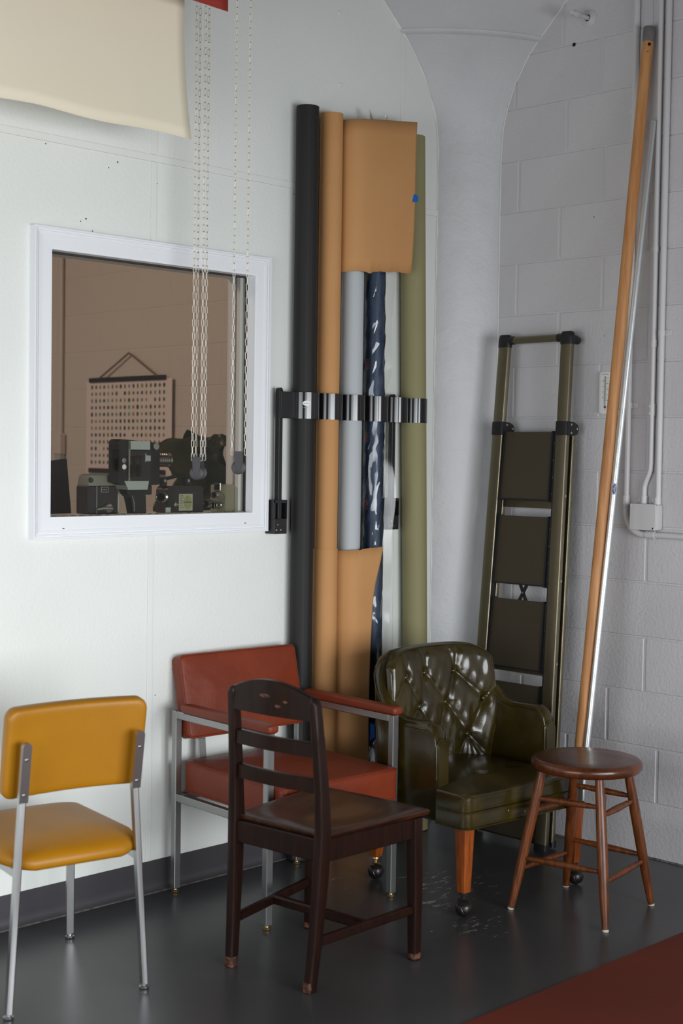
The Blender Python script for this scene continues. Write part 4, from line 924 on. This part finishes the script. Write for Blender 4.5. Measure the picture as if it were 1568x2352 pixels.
# boxy camera with a grey hood and a chrome winding lever
t = thing('box_camera', 'boxy dark cine camera with grey top and chrome lever on the sill', 'camera', (-1.732, .136, LB))
B0 = MB().span((-.062, -.034, .037), (.060, .034, .130), bev=.004).build('body', M_CAMD, t)
MB().loft([[(x, y, z) for x, y in rr(w_, d_, .006, 3)] for z, w_, d_ in ((.130, .118, .066), (.150, .115, .064), (.163, .108, .060), (.168, .090, .048))]).build('hood', mat('hood_grey', (124, 124, 114), .5), t)
MB().span((.060, -.030, .038), (.068, .030, .126), bev=.002).build('end_rim', M_CAMG, t)
cyl(MB(), (-.050, -.0345, .148), (0, -1, 0), [(0, .002), (.008, .002), (.009, 0)]).build('viewfinder', M_GLS, t)
MB().span((-.028, -.0352, .038), (-.0265, -.0338, .130)).build('seam_line', M_CAMG, t)
MB().span((-.010, -.0355, .108), (.018, -.0338, .126)).build('badge', M_CAMG, t); MB().span((-.0085, -.0358, .1095), (.0165, -.0340, .1245)).span((-.006, -.0361, .116), (.012, -.0340, .118), mi=1).build('badge_plate', [M_CAMD, M_LENS], t)
lv = cyl(MB(), (.018, -.035, .056), (0, -1, 0), [(.016, 0), (.016, .006), (.013, .009), (0, .010)]); lv.tube([(.030, -.042, .054), (-.005, -.043, .056), (-.030, -.041, .052)], [.009, .0065, .004], 10, flat=.6)
lv.build('winding_lever', M_LENS, t)
for z, q in ((.104, .006), (.062, .009)): cyl(MB(), (.068, .0, z), (1, 0, 0), [(q, 0), (q, .005), (0, .006)]).build('knob', M_LENS, t)
# pistol grip cine camera
t = thing('pistol_grip_camera', 'tall cine camera with grey bands, ribbed silver lens and dark pistol grip', 'camera', (-1.634, .072, LB))
MB().loft([[(-.083, y, z), (-.078, y, z+.004)][:1]+[(x, y, zz_) for x, zz_ in ((-.040, .128), (.083, .134), (.087, .140), (.087, .268), (.080, .274), (-.072, .284), (-.083, .276))] for y, z in ((-.030, .142), (.024, .142))]).build('body', M_CAMB, t)
MB().span((-.043, -.0335, .250), (.044, -.029, .279), bev=.001).build('grey_band', M_CAMG, t); MB().loft([[(-.060, -.0335, .1465), (.040, -.0335, .1465), (.034, -.0335, .118), (-.045, -.0335, .118)], [(-.060, .030, .1465), (.040, .030, .1465), (.034, .030, .118), (-.045, .030, .118)]]).build('grey_base', M_CAMG, t)
MB().span((-.043, -.0335, .146), (-.036, -.029, .279), bev=.0015).build('edge_trim', M_LENS, t); MB().span((-.036, -.0333, .246), (.044, -.029, .2495)).build('dark_line', M_DARK, t)
MB().span((-.036, -.0330, .150), (.044, -.029, .246)).build('leather_side', M_CAMD, t)
cyl(MB(), (.066, -.031, .262), (0, -1, 0), [(.013, 0), (.013, .006), (.011, .008), (0, .0085)], 24).build('knob', M_LENS, t)
MB().span((.022, -.036, .212), (.046, -.030, .232), bev=.002).span((.022, -.037, .210), (.026, -.030, .238), bev=.001).build('latch', M_CAMG, t)
for z, m in ((.214, M_LENS), (.193, M_WHITE)): cyl(MB(), (-.060, -.0302, z), (0, -1, 0), [(.0085, 0), (.0085, .0015), (.0045, .002), (.0045, .0005), (0, .0005)]).build('dial', m, t)
ln = MB(); pr = [(.020, 0)]
for k in range(7): pr += [(.023-.0*k, .002+k*.0072), (.023, .0068+k*.0072), (.0205, .0074+k*.0072)]
pr += [(.024, .055), (.024, .062), (.019, .062), (.017, .056), (0, .055)]
cyl(ln, (.086, .004, .216), (1, -.12, 0), pr, 28).build('lens', M_LENS, t)
MB().loft([[(-.036+dx, y*w_, z) for y in (-1, 1)]+[(wx+dx, y*w_, z) for y in (1, -1)] for z, dx, wx, w_ in ((.038, .024, .018, .017), (.06, .020, .020, .018), (.092, .012, .026, .019), (.104, -.002, .038, .020), (.120, -.008, .048, .021))]).build('grip', M_CAMB, t)
MB().span((.026, -.020, .100), (.064, .018, .132), bev=.003).build('grip_mount', M_CAMB, t); MB().span((.037, -.006, .082), (.046, .006, .096), bev=.002).build('trigger', mat('trigger_brown', (120, 72, 52), .5), t)
MB().tube([(-.018, -.0185, .098), (-.010, -.0185, .075), (-.008, -.018, .045)], .0016, 6).build('grip_trim', M_LENS, t)
# black rounded cine camera with an oval maker's plate
t = thing('spring_camera', 'black cine camera with a pale green plate and carrying strap studs', 'camera', (-1.424, .086, LB))
pr = [(-.080, .0375)]+[(-.080, .09)]+[(-.062+.018*math.cos(a), .110+.018*math.sin(a)) for a in np.linspace(PI, PI/2, 6)]+[(.064+.014*math.cos(a), .114+.014*math.sin(a)) for a in np.linspace(PI/2, 0, 5)]+[(.078, .0375)]
MB().loft([[(x, y, z) for x, z in pr] for y in (-.030, -.027, .027, .030)]).build('body', M_CAMD, t)
MB().loft([[(-.060+(x+.060)*.995, y, z*1.002) for x, z in pr[:8]]+[(-.052, y, .126), (-.052, y, .038)] for y in (-.031, .031)]).build('front_plate', M_CAMB, t)
MB().span((-.030, -.0316, .044), (.030, -.0296, .102), bev=.0006).build('plate', mat('plate_green', (168, 172, 146), .5), t)
v, f = disc(.0185, .0235); MB().add([(p[0]+.008, -.0319, p[1]+.073) for p in v], f).build('oval', mat('oval_green', (146, 148, 104), .5), t)
v, f = disc(.0170, .022); 
mb = MB()
for k in range(8): mb.span((-.027, -.0320, .0965-k*.006), (-.012+.004*math.sin(k*2), -.0317, .0977-k*.006))
mb.span((-.007, -.0324, .072), (.023, -.0321, .0745)).span((.0072, -.0324, .078), (.0082, -.0321, .092)).build('plate_marks', M_INK, t)
for x in (-.076, .026):
    MB().span((x-.009, -.010, .124), (x+.013, .010, .158), bev=.003).build('strap_stud', M_CAMB, t)
    cyl(MB(), (x+.002, -.0105, .146), (0, -1, 0), [(.005, 0), (.005, .001), (0, .0012)]).build('stud_cap', M_LENS, t)
MB().tube([(-.066, 0, .152), (-.02, 0, .161), (.02, 0, .160), (.030, 0, .152)], .006, 8, flat=.25).build('strap', M_CAMB, t)
cyl(MB(), (-.048, -.031, .066), (0, -1, 0), [(.0085, 0), (.0085, .004), (.006, .007), (0, .008)]).build('release_knob', M_LENS, t); cyl(MB(), (-.036, -.031, .065), (0, -1, 0), [(.003, 0), (.003, .002), (0, .0022)]).build('stud', M_LENS, t)
Ld = Vector((-.80, -.60, 0)); cyl(MB(), (-.078, -.012, .092), Ld, [(.017, 0), (.017, .012), (.0185, .014), (.0185, .022), (.013, .026), (.013, .040), (.017, .044), (.0175, .050), (.015, .050), (.013, .044), (.001, .044)], 24).build('lens', M_LENS, t)
cyl(MB(), (-.078, -.012, .092), Ld, [(.0130, .0445), (0, .0446)], 20).build('lens_glass', M_GLS, t)
MB().span((-.086, -.032, .038), (-.066, -.029, .056)).build('side_scale', M_CAMG, t)
# small olive grey camera with a three lens turret
t = thing('turret_camera', 'small olive grey cine camera with three lenses on a round turret', 'camera', (-1.230, .084, LB)); t.rotation_euler = (0, 0, math.radians(-70))
# local -y is the turret side
MB().loft([[(x, y, z) for y, z in [(-.040, .0375), (.044, .0375), (.044, .118)]+[(.030+.014*math.cos(a), .118+.014*math.sin(a)) for a in np.linspace(0.2, PI/2, 5)]+[(-.034, .132), (-.040, .126)]] for x in (-.030, -.027, .027, .030)]).build('body', M_CAMO, t)
cyl(MB(), (0, -.040, .078), (0, -1, 0), [(.031, 0), (.031, .004), (.0285, .006), (0, .0062)], 32).build('turret', mat('turret_grey', (140, 138, 122), .4, .3), t)
tr = MB(); tr.tube([(.0305*math.cos(a), -.045, .078+.0305*math.sin(a)) for a in np.linspace(0, 2*PI, 33)[:-1]], .0016, 6, closed=True); tr.build('turret_rim', M_LENS, t)
for x, z, L_, r_ in ((-.002, .096, .022, .011), (-.016, .066, .052, .013), (.014, .062, .050, .014)):
    lo = cyl(MB(), (x, -.046, z), (0, -1, 0), [(r_*.9, 0), (r_*.9, L_*.3), (r_*.75, L_*.35), (r_*.75, L_*.6), (r_, L_*.65), (r_, L_), (r_*.8, L_), (r_*.72, L_-.006), (.0005, L_-.006)], 22).build('lens', M_LENS, t)
    cyl(MB(), (x, -.046, z), (0, -1, 0), [(r_*.72, L_-.0055), (0, L_-.0055)], 18).build('lens_glass', M_GLS, lo)
vf = MB().span((-.014, -.046, .112), (.012, -.038, .138), bev=.001).build('finder_frame', M_LENS, t); MB().span((-.011, -.0468, .115), (.009, -.0455, .135)).build('finder_glass', M_GLS, vf)
mb = MB()
for k in range(5): mb.span((-.0304, -.020, .084-k*.008), (-.0300, .002-.004*(k % 3), .087-k*.008))
mb.build('side_marks', M_WHITE, t); MB().span((-.0305, .006, .042), (-.0300, .040, .070)).build('side_plate', M_CAMD, t)

# leafy plant behind the cameras
M_LEAF = mat('leaf', (52, 62, 30), .4, c2=(38, 48, 24), cs=9); M_LEAFB = mat('leaf_dry', (84, 84, 34), .45, c2=(60, 66, 28), cs=7); M_STEM = mat('stem_bark', (70, 58, 42), .7)
PL = thing('potted_plant', 'broad leaved potted plant in the room behind the window', 'plant', (-.66, .92, 0))
MB().tube([(0, 0, .40), (.01, .01, .8), (-.01, 0, 1.15), (.02, .01, 1.50)], [.012, .010, .008, .005], 10).build('stem', M_STEM, PL)
MB().lathe([(0, .02), (.11, .02), (.13, .30), (.135, .36), (.125, .36), (.118, .31), (0, .30)], 28, M=Matrix.Translation((0, 0, .12))).build('pot', mat('pot_clay', (170, 168, 160), .6), PL)
MB().lathe([(0, 0), (.16, 0), (.16, .02), (.03, .03), (.03, .11), (.14, .13), (0, .14)], 28).build('pot_stand', M_STEM, PL)
def leaf(c, d, n_, L_, W_, m, bend=.12):
    d = Vector(d).normalized(); n_ = Vector(n_); n_ = (n_-d*n_.dot(d)).normalized(); s_ = d.cross(n_); c = Vector(c)
    def fn(u, v):
        a = 2*u-1; w_ = W_/2*math.sin(PI*min(1, max(0, .03+.97*v))**.8)**.75; return c+d*(L_*(v-.5))+s_*(a*w_*(1+.08*math.sin(v*17+a)))+n_*(-bend*L_*(v-.4)**2*2+.10*W_*abs(a)+.012*math.sin(v*14)*a)
    sheet(lambda u, v: tuple(fn(u, v)), 8, 14, .0008, 'leaf', m, PL)
    a = c-d*(L_*.48); MB().tube([a, a*.55+Vector((0, .0, 1.32))*.45*0+Vector((0, 0, min(1.48, max(.6, a.z-.12))))*.45], .003, 6).build('leaf_stalk', M_STEM, PL)
vw = (-.6, -.8, .1)
for px_, pz, d, L_, W_, m, nn in ((-.105, 1.455, (-1, .1, .25), .27, .165, M_LEAFB, vw), (-.03, 1.47, (-.3, 0, .9), .20, .14, M_LEAF, (-.5, -.8, .2)), (.07, 1.505, (.95, 0, .25), .27, .10, M_LEAF, (-.3, -.6, .7)), (.09, 1.43, (-.05, 0, -1), .24, .09, M_LEAF, (-.8, -.4, 0)),
    (.06, 1.31, (.3, 0, -.9), .26, .20, M_LEAF, vw), (.15, 1.31, (.7, -.2, -.6), .25, .20, M_LEAF, (-.4, -.9, .3)), (-.06, 1.33, (-.7, 0, -.5), .20, .13, M_LEAF, vw), (-.17, 1.255, (-.9, 0, -.6), .17, .10, M_LEAFB, vw), (.0, 1.24, (-.2, 0, -1), .22, .18, M_LEAF, vw), (.10, 1.22, (.1, 0, -1), .22, .2, M_LEAF, vw)):
    leaf((px_, .0, pz), d, nn, L_, W_, m)
# poster with wooden rails on the far wall
PO = thing('hanging_chart', 'white hanging poster with rows of small green leaves and black rails', 'poster', (-.02, 2.29, 1.61))
Hm = Matrix(((0, 0, -1, 0), (-1, 0, 0, 0), (0, 1, 0, 0), (0, 0, 0, 1)))
MB().span((-.37, -.262, 0), (.37, .235, .002), M=Hm).build('paper', mat('poster_paper', (226, 212, 206), .6), PO)
for z in (.238, -.243): MB().span((-.335, z-.012, .002), (.325, z+.012, .014), M=Hm, bev=.002).build('rail', M_CAMB, PO)
MB().tube([Hm @ Vector(q) for q in ((-.245, .245, .01), (.01, .372, .004), (.255, .245, .01))], .0055, 6).build('cord', mat('cord', (120, 98, 82), .8), PO)
dotm = [mat('print_green_a', (34, 74, 52), .6), mat('print_green_b', (58, 104, 62), .6), mat('print_dark', (42, 46, 48), .6), mat('print_lime', (142, 138, 54), .6), mat('print_teal', (90, 146, 132), .6)]
mb = MB()
for r_ in range(12):
    for c_ in range(18):
        q = rng.random()
        if q < .05: continue
        k = 0 if q < .42 else 1 if q < .64 else 2 if q < .84 else 3 if q < .95 else 4
        x = -.318+c_*.0367; z = .200-r_*.0363; a, b = rng.uniform(.006, .011), rng.uniform(.009, .013)
        mb.add([(x+a*math.cos(t), z+b*math.sin(t), .0024) for t in np.linspace(0, 2*PI, 9)[:-1]], [tuple(range(8))], k, Hm)
mb.build('print', dotm, PO)
# conduit with a box on the far wall
t = thing('back_conduit', 'brown looking pipe running down to a small box, far wall behind the window', 'conduit', (-.02, 2.906, 0))
MB().tube([(0, 0, 1.56), (0, 0, 3.88)], .011, 10).build('pipe', M_BACK, t)
MB().span((-.03, -.032, 1.445), (.015, .032, 1.565), bev=.008).build('box', M_BACK, t); MB().span((-.025, -.028, 1.415), (.012, .022, 1.445), bev=.004).build('plug', M_CAMG, t)
